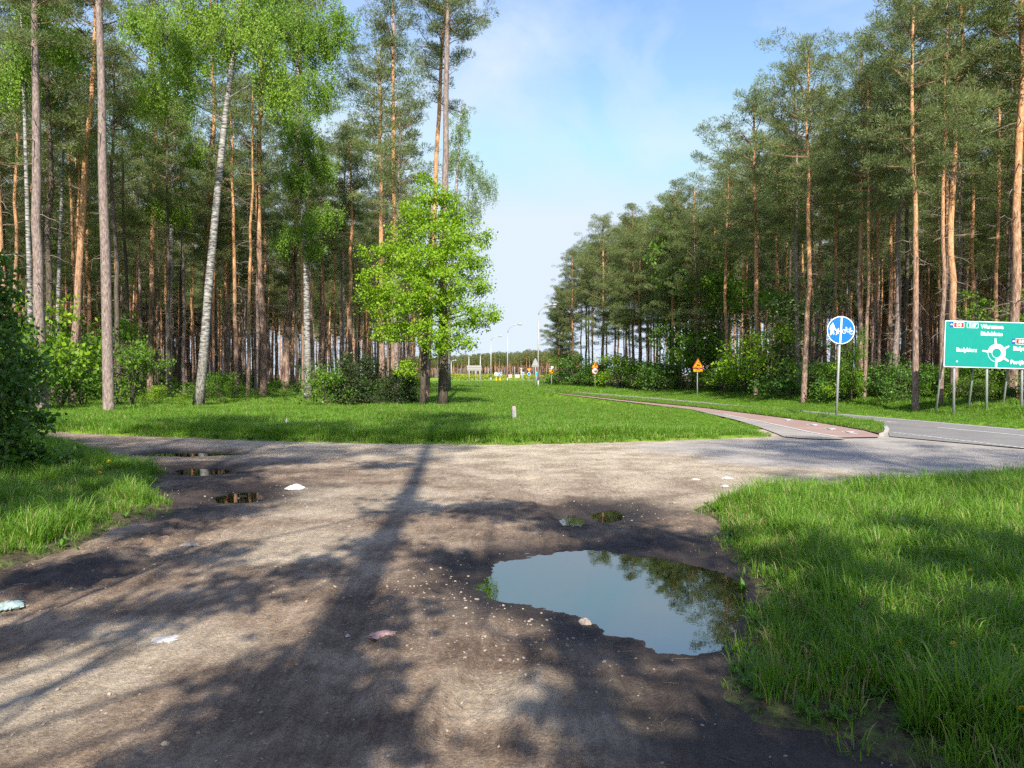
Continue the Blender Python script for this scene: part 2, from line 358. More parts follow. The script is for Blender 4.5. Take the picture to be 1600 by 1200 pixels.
def dirt_mat():
    m, t, p, out = new_mat('packed_dirt'); g = t.nodes.new('ShaderNodeNewGeometry'); pos = g.outputs['Position']
    wet = N(t, 'ShaderNodeAttribute', _attribute_name='wet').outputs['Fac']
    dry = N(t, 'ShaderNodeAttribute', _attribute_name='sandy').outputs['Fac']  # pale far sand plus sunlit patches painted into the colour
    pav = N(t, 'ShaderNodeAttribute', _attribute_name='paved').outputs['Fac']
    a = noise(t, pos, 1.3, 6, 0.65); b = noise(t, pos, 55, 4, 0.75); c3 = noise(t, mapped(t, pos, (6, 1.2, 1)), 3.0, 5, 0.7)
    f = math_(t, 'ADD', math_(t, 'MULTIPLY', a, 0.5), math_(t, 'ADD', math_(t, 'MULTIPLY', b, 0.27), math_(t, 'MULTIPLY', c3, 0.23)))
    br = ramp(t, [(0.42, (0.10, 0.068, 0.047)), (0.5, (0.205, 0.146, 0.098)), (0.59, (0.35, 0.268, 0.188))]); t.links.new(f, br.inputs[0])
    sa = ramp(t, [(0.42, (0.26, 0.20, 0.135)), (0.5, (0.40, 0.335, 0.24)), (0.59, (0.54, 0.46, 0.34))]); t.links.new(f, sa.inputs[0])
    mu = ramp(t, [(0.42, (0.010, 0.007, 0.006)), (0.6, (0.045, 0.032, 0.025))]); t.links.new(f, mu.inputs[0])
    pa = ramp(t, [(0.42, (0.22, 0.20, 0.175)), (0.58, (0.34, 0.31, 0.27))]); t.links.new(f, pa.inputs[0])
    sp = t.nodes.new('ShaderNodeTexVoronoi'); sp.inputs['Scale'].default_value = 26; t.links.new(pos, sp.inputs['Vector'])
    spk = ramp(t, [(0.07, (1, 1, 1)), (0.13, (0, 0, 0))]); t.links.new(sp.outputs['Distance'], spk.inputs[0])
    spm = math_(t, 'MULTIPLY', spk.outputs[0], math_(t, 'GREATER_THAN', noise(t, pos, 4, 3), 0.52))
    c = mixc(t, dry, br.outputs[0], sa.outputs[0]); c = mixc(t, pav, c, pa.outputs[0])
    c = mixc(t, math_(t, 'MULTIPLY', spm, 0.4), c, (0.42, 0.36, 0.29))
    c = mixc(t, wet, c, mu.outputs[0])
    t.links.new(c, p.inputs['Base Color'])
    rr = t.nodes.new('ShaderNodeMapRange'); t.links.new(wet, rr.inputs[0]); rr.inputs[3].default_value = 0.95; rr.inputs[4].default_value = 0.6
    t.links.new(rr.outputs[0], p.inputs['Roughness']); p.inputs['Specular IOR Level'].default_value = 0.3
    hh = math_(t, 'ADD', math_(t, 'MULTIPLY', b, 0.5), math_(t, 'MULTIPLY', noise(t, pos, 160, 3, 0.7), 0.12))
    hh = math_(t, 'ADD', hh, math_(t, 'MULTIPLY', spm, 0.35))
    hh = math_(t, 'ADD', hh, math_(t, 'MULTIPLY', noise(t, mapped(t, pos, (1.6, 1, 1)), 16, 5, 0.6), 1.1))
    hh = math_(t, 'MULTIPLY', hh, math_(t, 'SUBTRACT', 1.0, math_(t, 'MULTIPLY', pav, 0.75)))
    bump(t, p, hh, 1.0, 0.03); return m
M['dirt'] = dirt_mat()
def water_mat():
    m, t, p, out = new_mat('puddle_water'); g = t.nodes.new('ShaderNodeNewGeometry')
    gl = t.nodes.new('ShaderNodeBsdfGlossy'); gl.inputs['Roughness'].default_value = 0.012; gl.inputs['Color'].default_value = (0.95, 0.97, 1, 1)
    tr = t.nodes.new('ShaderNodeBsdfTransparent'); tr.inputs[0].default_value = (0.30, 0.24, 0.17, 1)
    fr = t.nodes.new('ShaderNodeFresnel'); fr.inputs['IOR'].default_value = 3.4
    b = N(t, 'ShaderNodeBump', Strength=0.05, Distance=0.004); t.links.new(noise(t, g.outputs['Position'], 9, 2), b.inputs['Height'])
    t.links.new(b.outputs[0], gl.inputs['Normal'])
    ms = t.nodes.new('ShaderNodeMixShader'); t.links.new(fr.outputs[0], ms.inputs[0]); t.links.new(tr.outputs[0], ms.inputs[1]); t.links.new(gl.outputs[0], ms.inputs[2])
    t.nodes.remove(p); t.links.new(ms.outputs[0], out.inputs[0]); return m
M['water'] = water_mat()

# ------------------------------------------------------------------ layout of the ground
DIRT = GP([(-1500, 668), (-300, 669), (70, 674), (200, 680), (330, 686), (480, 691), (640, 694), (800, 695), (1000, 690), (1130, 685), (1215, 681.5),
           (1250, 681), (1330, 683), (1385, 682), (1600, 702), (1900, 732), (2300, 772), (2300, 800),
           (1900, 772), (1600, 748), (1450, 757), (1300, 768), (1150, 781), (1085, 797), (1120, 815), (1150, 870), (1190, 905), (1195, 955), (1170, 1000),
           (1150, 1040), (1135, 1090), (1190, 1128), (1330, 1150), (1430, 1195)]) + \
       [(1.9, 2.0), (2.2, -3), (2.6, -30), (-4.5, -30), (-4.6, -3), (-5.0, 3), G(-150, 935), G(0, 886), G(110, 855), G(187, 820), G(272, 792), G(228, 772), G(252, 736), G(156, 713), G(62, 690), G(-200, 684), G(-1500, 684)]
DIRT = [tuple(p) for p in DIRT]
PUD = {
 'big': GP([(738, 911), (748, 886), (765, 870), (827, 858), (909, 849), (966, 852), (1027, 860), (1090, 872), (1148, 882), (1190, 905), (1200, 940), (1165, 984), (1132, 1004), (1090, 1010), (1059, 1009), (1002, 1000), (982, 988), (929, 982), (921, 966), (900, 956), (844, 941), (791, 933), (752, 922)]),
 'mid': GP([(905, 806), (925, 795), (955, 790), (975, 798), (960, 810), (930, 812)]),
 'l1': GP([(215, 706), (260, 703.5), (350, 704), (362, 707.5), (300, 709.5), (230, 708.5)]),
 'l2': GP([(272, 731), (300, 726.5), (350, 728), (362, 735), (320, 738.5), (280, 737)]),
 'l3': GP([(331, 772), (360, 763), (400, 763), (412, 772), (385, 779), (345, 779)]),
}
WL = -0.045
MAIN_UP = [(2300, 742), (1900, 700), (1600, 672), (1440, 658), (1312, 647), (1200, 637.8), (1100, 629), (1015, 621.6), (960, 617.2), (910, 613.2), (870, 609.3), (845, 606)]
MAIN_LO = [(838, 608), (862, 611.2), (910, 615.8), (960, 620), (1015, 624.5), (1100, 631.6), (1200, 641), (1307, 655), (1377, 664.5), (1388, 675), (1390, 683), (1600, 702), (1900, 731), (2300, 771)]
MAIN = GP(MAIN_UP + MAIN_LO)
PATH = GP([(838, 610.6), (904, 618.0), (972, 625.8), (1100, 638.5), (1200, 651.2), (1275, 661), (1350, 674.5), (1374, 681.5), (1372, 684.5), (1312, 685.5), (1268, 677), (1200, 662), (1130, 648), (1080, 640.5), (972, 627.6), (904, 619.5), (838, 611.6)])
FOOT = GP([(1080, 640.5), (1130, 648), (1200, 662), (1268, 677), (1312, 685.5), (1322, 687.3), (1290, 687.8), (1250, 686), (1224, 683.5), (1212, 678), (1185, 668), (1150, 657), (1110, 647.5)])
ISLE = GP([(862, 611.6), (1015, 624.9), (1200, 641.4), (1307, 655.4), (1375, 665.2), (1384, 674), (1374, 680.5), (1350, 674.3), (1275, 660.7), (1200, 651), (1100, 638.3), (972, 625.5), (870, 614.5)])
EDGE_Y = [10, 15, 22, 30, 39, 55, 67, 83, 96, 120]; EDGE_X = [23, 20.5, 18.3, 16.2, 14.7, 13.0, 11.2, 8.9, 5.9, 4.5]

def relief(x, y):
    """soil surface under the grass"""
    z = 0.05 + 0.05 * fbm(x, y, 0.13, 3, 3) + 0.025 * fbm(x, y, 1.1, 3, 5)
    z = z + 0.45 * sstep(0, 4, x - np.interp(y, EDGE_Y, EDGE_X) + 1.5) * (y > 5) * sstep(-2, 30, y)
    z = z - 0.46 * np.exp(-((x - (5.6 - 0.05 * y)) / 2.9) ** 2) * sstep(19, 25, y) * (1 - sstep(60, 90, y))
    z = z + 0.10 * fbm(x, y, 0.05, 2, 9) * sstep(30, 60, y)
    return z
def paved_d(x, y): return np.minimum(np.minimum(sdf(MAIN, x, y), sdf(PATH, x, y)), sdf(FOOT, x, y))
def wob(x, y): return 0.16 * fbm(x, y, 1.4, 4, 11) + 0.04 * fbm(x, y, 9, 2, 12)
def dirt_z(x, y):
    z = 0.012 * fbm(x, y, 0.8, 3, 21) + 0.012 * fbm(x, y, 5, 4, 22) + 0.008 * fbm(x, y, 22, 3, 23)
    z = z * (.15 + .85 * sstep(.1, 1.5, paved_d(x, y)))
    for k, (a, dep) in {'big': (PUD['big'], 0.12), 'mid': (PUD['mid'], 0.07), 'l1': (PUD['l1'], 0.06), 'l2': (PUD['l2'], 0.07), 'l3': (PUD['l3'], 0.07)}.items():
        d = sdf(a, x, y) + 0.08 * fbm(x, y, 3.0, 4, 31) + 0.04 * fbm(x, y, 16, 3, 32) - (0 if k == 'big' else 0.07)
        z = z + WL * (1 - sstep(-0.0, 0.45, d)) - (dep - 0.02) * (1 - sstep(-0.35 if k == 'big' else -0.12, 0.04, d)) * 0.6
    mudz = np.exp(-(np.hypot(x - G(320, 760)[0], y - G(320, 760)[1]) / 1.8) ** 2) + .7 * np.exp(-(np.hypot(x - G(1050, 830)[0], y - G(1050, 830)[1]) / 1.3) ** 2) + .7 * np.exp(-(np.hypot(x - G(120, 900)[0], y - G(120, 900)[1]) / .8) ** 2)
    mudz = mudz * sstep(.0, .5, sdf(PUD['big'], x, y))
    z = z + mudz * (0.028 * fbm(x, y, 6, 4, 43) + .012)
    for (p0, p1, wd) in ((G(-60, 985), G(330, 835), 0.26), (G(700, 1190), G(860, 900), 0.16), (G(1010, 1190), G(1010, 1030), 0.14), (G(520, 1190), G(560, 900), 0.16), (G(930, 850), G(820, 745), 0.2)):
        ex, ey = p1[0] - p0[0], p1[1] - p0[1]; L2 = ex * ex + ey * ey; L_ = math.sqrt(L2)
        t = ((x - p0[0]) * ex + (y - p0[1]) * ey) / L2; c = ((x - p0[0]) * -ey + (y - p0[1]) * ex) / L_ + .05 * fbm(x, y, .8, 2, 47)
        e = sstep(-.05, .1, t) * (1 - sstep(.9, 1.1, t))
        z = z + 1.6 * e * sstep(.0, .6, sdf(PUD['big'], x, y)) * (-0.022 * np.exp(-(c / wd) ** 2) + 0.016 * np.exp(-((np.abs(c) - wd * 1.35) / (wd * .35)) ** 2) + 0.003 * np.sin(t * L_ * 70 + np.abs(c) * 45) * np.exp(-(c / wd) ** 4))
    # ploughed up wheel tracks on the left and behind the big puddle
    for (p0, p1, wd, am) in ((G(60, 905), G(330, 800), 0.28, 0.05), (G(150, 905), G(420, 790), 0.2, 0.03), (G(240, 770), G(420, 745), 0.5, 0.05), (G(870, 850), G(960, 760), 0.35, 0.03), (G(1000, 850), G(1080, 790), 0.3, 0.03)):
        ex, ey = p1[0] - p0[0], p1[1] - p0[1]; L2 = ex * ex + ey * ey
        t = ((x - p0[0]) * ex + (y - p0[1]) * ey) / L2; tt = np.clip(t, 0, 1)
        d = np.hypot(x - p0[0] - tt * ex, y - p0[1] - tt * ey)
        z = z + am * np.exp(-(d / wd) ** 2) * (fbm(x, y, 7, 3, 41) * 1.3 + 0.1 * np.sin(t * math.sqrt(L2) * 60))
    return z
def dirt_mask(x, y): return np.minimum(sdf(DIRT, x, y) + wob(x, y) * np.clip(np.hypot(x, y) / 8, 0.4, 1), np.where((np.asarray(y) < 22.5) & (np.asarray(y) > 12), paved_d(x, y) - .12, 9.0))
def ground_z(x, y):
    dm = dirt_mask(x, y); pd = paved_d(x, y)
    z = relief(x, y)
    f = sstep(-0.35, 0.35, dm)
    z = dirt_z(x, y) * (1 - f) + z * f - 0.05 * (1 - sstep(-0.12, 0.02, dm))
    g = sstep(0.0, 0.9, pd)
    return (-0.03) * (1 - g) + z * g
def gz(x, y): return float(ground_z(np.array([float(x)]), np.array([float(y)]))[0])

def spaced(segs):
    out = []
    for a, b, n in segs: out += list(np.linspace(a, b, n, endpoint=False))
    return np.array(out + [segs[-1][1]])
def grid_mesh(name, xs, ys, zf, attrs, mat, cull=None):
    X, Y = np.meshgrid(xs, ys); x = X.ravel(); y = Y.ravel(); z = zf(x, y)
    nx = len(xs); i = np.arange(len(ys) - 1)[:, None] * nx; j = np.arange(nx - 1)[None]
    Q = np.stack([i + j, i + j + 1, i + nx + j + 1, i + nx + j], -1).reshape(-1, 4)
    if cull is not None:
        keep = cull(x, y); Q = Q[keep[Q].any(axis=1)]
        used = np.unique(Q); re = np.full(len(x), -1); re[used] = np.arange(len(used)); Q = re[Q]; x, y, z = x[used], y[used], z[used]
    me = mesh_np(name, np.stack([x, y, z], -1), Q, mats=[mat], smooth=True)
    for k, f in attrs.items():
        a = me.attributes.new(k, 'FLOAT', 'POINT'); a.data.foreach_set('value', np.asarray(f(x, y), np.float32))
    return me
def wood(x, y):
    l = sstep(-1.5, 2, -(x + 0.12 * y + 1.5)) * sstep(27, 36, y + 0 * x)
    r = sstep(-0.5, 2, x - np.interp(y, EDGE_Y, EDGE_X))
    return np.maximum(l, r)
gx = spaced([(-1500, -300, 8), (-300, -60, 30), (-60, -12, 120), (-12, 12, 400), (12, 60, 120), (60, 300, 30), (300, 1500, 8)])
gy = spaced([(-300, -40, 12), (-40, 2, 60), (2, 12, 180), (12, 35, 190), (35, 100, 150), (100, 400, 50), (400, 3000, 14)])
me = grid_mesh('ground', gx, gy, ground_z, {'wood': wood, 'sown': lambda x, y: sstep(14, 20, y) * (1 - wood(x, y))}, M['soil'])
struct('ground', me, 'grassy ground of the meadow, verges and forest floor')
def wet_f(x, y):
    v = np.zeros(x.shape)
    for k, r in (('big', 0.9), ('mid', 1.1), ('l1', 0.6), ('l2', 0.9), ('l3', 1.2)):
        d = sdf(PUD[k], x, y) + 0.22 * fbm(x, y, 2.2, 4, 51)
        v = np.maximum(v, 1 - sstep(0.02, r, d))
    for (p, r) in ((G(300, 770), 2.0), (G(230, 800), .9), (G(940, 800), 1.1), (G(1090, 850), 0.9), (G(150, 890), 0.55), (G(60, 905), 0.5), (G(1130, 1120), 0.9), (G(1300, 1180), 0.7)):
        d = np.hypot(x - p[0], y - p[1]) / r + 0.5 * fbm(x, y, 2.0, 4, 53)
        v = np.maximum(v, 0.9 * (1 - sstep(0.35, 1.15, d)))
    return np.clip(v, 0, 1)
def sandy_lit_f(x, y):
    v = sstep(9, 15, y + 0.8 * x + 2.5 * fbm(x, y, 0.35, 3, 61)) * 0.85
    for (px, py, r) in ((230, 1010, 0.75), (60, 1080, 0.8), (470, 850, 1.0), (980, 1120, .5), (800, 1080, .4), (560, 780, 1.5)):  # these paler spots paint sunlit patches into the dirt colour
        p = G(px, py); d = np.hypot(x - p[0], y - p[1]) / r + 0.4 * fbm(x, y, 1.6, 3, 62)
        v = np.maximum(v, 0.6 * (1 - sstep(0.4, 1.2, d)))
    return v
def paved_f(x, y):
    p = G(1400, 700); d = sdf(GP([(1020, 700), (1215, 684), (1400, 680), (2300, 770), (2300, 800), (1600, 740), (1300, 735), (1120, 722)]), x, y)
    return 1 - sstep(-0.5, 0.9, d + 1.0 * fbm(x, y, 0.8, 4, 71))
dx = spaced([(-60, -14, 40), (-14, -4.5, 100), (-4.5, 4.5, 330), (4.5, 14, 110), (14, 45, 60)])
dy = spaced([(-30, 2.2, 40), (2.2, 8.5, 280), (8.5, 20, 190), (20, 24, 10)])
def dz_all(x, y):
    dm = dirt_mask(x, y)
    return dirt_z(x, y) * (1 - sstep(-0.2, 0.3, dm)) - 0.12 * sstep(-0.02, 0.3, dm)
me = grid_mesh('dirt_road', dx, dy, dz_all, {'wet': wet_f, 'sandy': sandy_lit_f, 'paved': paved_f}, M['dirt'],
               cull=lambda x, y: (dirt_mask(x, y) < 0.3) & (sdf(MAIN, x, y) > -0.3))
struct('dirt_road', me, 'rutted brown dirt track crossing in front of the meadow')
def flat_poly(name, pts, z, mat):
    tri = geometry.tessellate_polygon([[Vector((p[0], p[1], 0)) for p in pts]]); T = []
    for t in tri:
        a, b, c = [pts[i] for i in t]
        if (b[0] - a[0]) * (c[1] - a[1]) - (b[1] - a[1]) * (c[0] - a[0]) < 0: t = (t[0], t[2], t[1])
        T.append(t)
    return mesh_np(name, [(p[0], p[1], z) for p in pts], None, T, mats=[mat])
for nm, k, lb in (('puddle', 'big', 'large muddy puddle reflecting sky and pines'), ('puddle', 'mid', 'small puddle in the wheel rut behind the large one'), ('puddle', 'l1', 'thin farthest puddle across the track on the left'),
              ('puddle', 'l2', 'middle narrow puddle beside the left grass'), ('puddle', 'l3', 'brown puddle in the dark mud at the left grass tip')):
    P = np.array(PUD[k]); c = P.mean(0); d = P - c; P2 = c + d * (1 + 0.35 / np.linalg.norm(d, axis=1)[:, None]) if k != 'big' else c + d * (1 + 0.5 / np.linalg.norm(d, axis=1)[:, None])
    struct(nm, flat_poly(nm, [tuple(p) for p in P2], WL - 0.012, M['water']), lb)
struct('main_road', flat_poly('main_road', MAIN, 0.022, M['asphalt']), 'grey asphalt two-lane road running along the forest')
struct('bicycle_path', flat_poly('bicycle_path', PATH, 0.030, M['redpath']), 'red bicycle path beside the meadow')
struct('footpath', flat_poly('footpath', FOOT, 0.026, M['paving']), 'grey paved footpath beside the red bicycle path')
def strip(pts, wd, z, g, m=0):
    P = np.array([(p[0], p[1]) for p in pts]); d = np.gradient(P, axis=0); d /= np.linalg.norm(d, axis=1)[:, None]
    n = np.stack([-d[:, 1], d[:, 0]], -1) * wd / 2
    V = np.concatenate([np.column_stack([P - n, np.full(len(P), z)]), np.column_stack([P + n, np.full(len(P), z)])]); k = len(P)
    g.add(V, [(i, i + 1, i + k + 1, i + k) for i in range(k - 1)], None, m)
g = Geo()
off = lambda L, dy_: [G(x, y + dy_) for x, y in L]
strip([G(2300, 739), G(1900, 698.5), G(1600, 673.6), G(1440, 659.3), G(1312, 648.1), G(1200, 638.8), G(1100, 629.9), G(1015, 622.3), G(960, 617.8), G(910, 613.8)][::-1], 0.12, 0.027, g)
strip([G(1317, 653.6), G(1402, 661)], 0.12, 0.027, g); strip([G(1464, 669), G(1600, 682), G(1700, 691.5)], 0.12, 0.027, g)
strip([G(1230, 645), G(1275, 649.3)], 0.1, 0.027, g)
strip([G(880, 612.6), G(1015, 624), G(1200, 640.2), G(1300, 653.4)], 0.1, 0.027, g)
a, b = np.array(G(1396, 677)), np.array(G(1640, 706))
for i in range(26):
    p, q = a + (b - a) * i / 26, a + (b - a) * (i + 0.72) / 26
    strip([tuple(p), tuple(q)], 0.12, 0.027, g)
struct('road_marking', g.mesh('road_marking', [M['paint']]), 'white painted lines on the main road')
g = Geo()
strip([G(1130, 648.3), G(1200, 662.3), G(1268, 677.3), G(1310, 684.5)], 0.10, 0.0345, g)
for (x0, y0, x1, y1) in ((1222, 656.5, 1234, 659), (1262, 664.5, 1278, 667.3), (1290, 671, 1302, 673.6), (1318, 676, 1340, 680)):
    strip([G(x0, y0), G(x1, y1)], 0.09, 0.0345, g)
    strip([G(x0 + 6, y0 - .4), G(x0 + 8, y0 + 1.6)], 0.3, 0.0345, g)
struct('path_marking', g.mesh('path_marking', [M['paint']]), 'white line and bicycle marks on the red path')
# kerb round the tip of the grass island, and thin kerb along the path
g = Geo()
KP = [G(*p) for p in [(1200, 641.2), (1260, 648.6), (1307, 655.2), (1345, 660.6), (1374, 665), (1383, 669), (1386, 674), (1384, 679), (1377, 682)]]
P = np.array(KP); dd = np.gradient(P, axis=0); dd /= np.linalg.norm(dd, axis=1)[:, None]; nn = np.stack([-dd[:, 1], dd[:, 0]], -1) * 0.055
for i in range(len(P) - 1):
    a0, a1, b0, b1 = P[i] - nn[i], P[i + 1] - nn[i + 1], P[i] + nn[i], P[i + 1] + nn[i + 1]
    V = [(*a0, -.02), (*a1, -.02), (*b1, -.02), (*b0, -.02), (*a0, .075), (*a1, .075), (*b1, .075), (*b0, .075)]
    g.add(V, [(4, 5, 6, 7), (0, 1, 5, 4), (2, 3, 7, 6), (3, 0, 4, 7), (1, 2, 6, 5)])
struct('kerb', g.mesh('kerb', [M['concrete']]), 'pale concrete kerb round the grass island tip')
# grass island soil and far roundabout road
P = np.array(ISLE); struct('grass_island', flat_poly('grass_island', ISLE, 0.05, M['soil']), 'grassy strip between red path and main road')
struct('roundabout_road', flat_poly('roundabout_road', GP([(640, 596.6), (760, 597.2), (860, 600), (852, 605), (836, 607.4), (800, 603.4), (760, 601), (640, 599.4)]), 0.12, M['paving']), 'pale road at the distant roundabout')

# ------------------------------------------------------------------ scatter with geometry nodes (stuff only)
def scatter(name, label, cat, pts, rot, scl, var, sources):
    me = mesh_np(name, pts)
    a = me.attributes.new('rot', 'FLOAT_VECTOR', 'POINT'); a.data.foreach_set('vector', np.asarray(rot, np.float32).ravel())
    a = me.attributes.new('scl', 'FLOAT_VECTOR', 'POINT'); a.data.foreach_set('vector', np.asarray(scl, np.float32).ravel())
    a = me.attributes.new('var', 'INT', 'POINT'); a.data.foreach_set('value', np.asarray(var, np.int32))
    o = link(name, me); tag(o, label, cat, None, 'stuff')
    ng = bpy.data.node_groups.new(name + '_nodes', 'GeometryNodeTree')
    ng.interface.new_socket('Geometry', in_out='INPUT', socket_type='NodeSocketGeometry'); ng.interface.new_socket('Geometry', in_out='OUTPUT', socket_type='NodeSocketGeometry')
    gi = ng.nodes.new('NodeGroupInput'); go = ng.nodes.new('NodeGroupOutput'); jn = ng.nodes.new('GeometryNodeJoinGeometry')
    def attr(nm, ty):
        n = ng.nodes.new('GeometryNodeInputNamedAttribute'); n.data_type = ty; n.inputs['Name'].default_value = nm
        return [s for s in n.outputs if s.enabled and s.name == 'Attribute'][0]
    r, s, v = attr('rot', 'FLOAT_VECTOR'), attr('scl', 'FLOAT_VECTOR'), attr('var', 'INT')
    er = ng.nodes.new('FunctionNodeEulerToRotation'); ng.links.new(r, er.inputs[0])
    for k, src in enumerate(sources):
        so_ = bpy.data.objects.new(name + '_source', src)
        oi = ng.nodes.new('GeometryNodeObjectInfo'); oi.inputs['Object'].default_value = so_; oi.inputs['As Instance'].default_value = True
        cp = ng.nodes.new('FunctionNodeCompare'); cp.data_type = 'INT'; cp.operation = 'EQUAL'
        ng.links.new(v, cp.inputs[2]); cp.inputs[3].default_value = k
        ip = ng.nodes.new('GeometryNodeInstanceOnPoints')
        ng.links.new(gi.outputs[0], ip.inputs['Points']); ng.links.new(cp.outputs[0], ip.inputs['Selection'])
        ng.links.new(oi.outputs['Geometry'], ip.inputs['Instance']); ng.links.new(er.outputs[0], ip.inputs['Rotation']); ng.links.new(s, ip.inputs['Scale'])
        ng.links.new(ip.outputs[0], jn.inputs[0])
    ng.links.new(jn.outputs[0], go.inputs[0])
    md = o.modifiers.new('scatter', 'NODES'); md.node_group = ng
    return o

# ------------------------------------------------------------------ trees
def unit(v): return v / (np.linalg.norm(v, axis=-1, keepdims=True) + 1e-9)
def side_of(d, rng, up=0.0):
    r = rng.normal(size=d.shape); return unit(np.cross(d, r))
def flat_side(d, rng, k=0.6):
    """side vectors that leave the leaf facing mostly upwards"""
    nrm = unit(rng.normal(size=d.shape) * k + np.array([0, -0.15, 1.0])); return unit(np.cross(d, nrm))
def pine_meshes(seed, H, cb, R, whorls=15, low=16, tufts=52, dens=1.0):
    rng = np.random.default_rng(seed)
    g = Geo(); c = Geo()
    zt = np.linspace(0, H, 16); wx = np.cumsum(rng.normal(0, 0.055, 16)); wy = np.cumsum(rng.normal(0, 0.055, 16)); wx -= wx[0]; wy -= wy[0]
    r0 = 0.0088 * H + 0.02
    rr = r0 * (1 - 0.72 * (zt / H) ** 1.05); rr[-1] = 0.02; rr[0] *= 1.28
    zt[1] = 0.35; rr[1] = r0
    g.tube(np.stack([wx, wy, zt], -1), rr, 12, 0, True, 0.05, rng)
    tx = lambda z: np.array([np.interp(z, zt, wx), np.interp(z, zt, wy), z])
    CH_ = H - cb
    for wi in range(whorls):
        t = (wi + rng.uniform(0.1, 0.9)) / whorls; z = cb + t * CH_ * 0.97
        prof = (math.sin(math.pi * (0.16 + 0.80 * t))) ** 0.75
        if t > 0.85: prof *= 0.85
        a0 = rng.uniform(0, 6.28)
        for b in range(rng.integers(3, 5)):
            az = a0 + b * 2.1 + rng.uniform(-0.6, 0.6); L = R * prof * rng.choice([0.45, 0.75, 1.0, 1.3]) * rng.uniform(0.85, 1.1) + 0.2
            el = rad(-4 + 48 * t + rng.uniform(-10, 14)); base = tx(z)
            s = np.linspace(0, 1, 5); dirh = np.array([math.cos(az), math.sin(az), 0])
            P = base + np.outer(s * L * math.cos(el), dirh); P[:, 2] += s * L * math.sin(el) + 0.12 * L * s * s + 0.04 * rng.normal(size=5) * s
            P[:, :2] += rng.normal(0, 0.06 * L, (5, 2)) * s[:, None]
            g.tube(P, np.linspace(0.014 + 0.010 * L, 0.006, 5), 5, 2, False)
            nc = max(3, int(L * 4.2 * dens)); sub = []
            for k in range(nc):
                u = rng.uniform(0.35, 1.05); q = np.array([np.interp(min(u, 1), s, P[:, i]) for i in range(3)])
                lat = np.array([-dirh[1], dirh[0], 0]) * rng.normal(0, 0.30 * L ** 0.6)
                ce = q + lat + dirh * rng.uniform(-0.1, 0.2) + np.array([0, 0, rng.uniform(0.0, 0.30)])
                if k % 2 == 0 or L > 1.5: g.tube([q, (q + ce) / 2 + rng.normal(0, .03, 3), ce], [0.010, 0.007, 0.004], 3, 2, False)
                rc = rng.uniform(0.22, 0.46); n = int(tufts * 1.35 * (rc / 0.35) ** 2)
                o = unit(rng.normal(size=(n, 3))) * (rng.uniform(0.15, 1, (n, 1)) ** 0.5) * np.array([rc, rc, rc * 0.5])
                d = unit(o / np.array([1, 1, 0.6]) + rng.normal(0, 0.4 * rc, (n, 3)) + np.array([0, 0, 0.45 * rc]))
                c.kites(ce + o * 0.85, d, side_of(d, rng), rng.uniform(0.13, 0.24, n), rng.uniform(0.018, 0.034, n))
    for k in range(low):                                   # dead branches under the crown
        z = rng.uniform(0.14 * H, max(cb + 0.1 * CH_, 0.4 * H)); az = rng.uniform(0, 6.28); L = rng.uniform(0.3, 1.0 + 1.3 * z / H); b = tx(z)
        s = np.linspace(0, 1, 5); el = rng.uniform(-0.35, 0.4)
        P = b + np.outer(s * L, [math.cos(az) * math.cos(el), math.sin(az) * math.cos(el), math.sin(el)]) + rng.normal(0, 0.05 * L, (5, 3)) * s[:, None]; P[:, 2] -= 0.15 * L * s * s
        g.tube(P, np.linspace(0.02, 0.006, 5), 4, 1, False)
        for q in range(3):
            i = rng.integers(1, 4); e = P[i] + rng.normal(0, 0.22 * L, 3); g.tube([P[i], (P[i] + e) / 2 + rng.normal(0, .02, 3), e], [0.009, 0.006, 0.004], 3, 1, False)
    return g.mesh('pine_trunk', [M['bark'], M['deadwood'], M['limb']], smooth=(0,)), c.mesh('pine_crown', [M['needles']])
PINES = [pine_meshes(100 + i, 18.0, cb, R, wh, lo) for i, (cb, R, wh, lo) in enumerate(
    [(10.8, 1.8, 12, 40), (9.8, 2.0, 12, 36), (12.0, 1.7, 10, 42), (8.8, 1.7, 14, 34), (11.4, 2.1, 10, 40)])]
EDGEP = [pine_meshes(200 + i, 18.0, cb, R, wh, lo) for i, (cb, R, wh, lo) in enumerate([(5.8, 2.5, 20, 14), (8.8, 2.8, 15, 18), (4.2, 2.5, 23, 10), (10.2, 2.7, 13, 28)])]
LONGP = [pine_meshes(300 + i, 24.0, cb, 2.5, 14, lo) for i, (cb, lo) in enumerate([(16.5, 10), (15.0, 16)])]
rnd = random.Random(7)
all_trees = []
def put_tree(kind, px_or_x, Y, H, lean=(0, 0), px=True, label=None, group=None, name='pine_tree', rz=None, thin=1.0, bark=None):
    X = (px_or_x - 800) / FPX * Y if px else px_or_x
    tr, cr = kind; H0 = 24.0 if kind in LONGP else 18.0
    s = H / H0; sxy = s * (0.82 + 0.36 * rnd.random())
    t = thing(name, label, 'pine tree', (X, Y, gz(X, Y) - 0.06), (lean[0], lean[1], 0), group, (sxy, sxy, s))
    rzv = rnd.uniform(0, 6.28) if rz is None else rz
    # scale comes first, so the turn is kept on the parts
    to = link('trunk', tr, t, (0, 0, 0), (0, 0, rzv), (thin, thin, 1))
    if bark: to.material_slots[0].link = 'OBJECT'; to.material_slots[0].material = M[bark]
    link('crown', cr, t, (0, 0, 0), (0, 0, rzv))
    return t

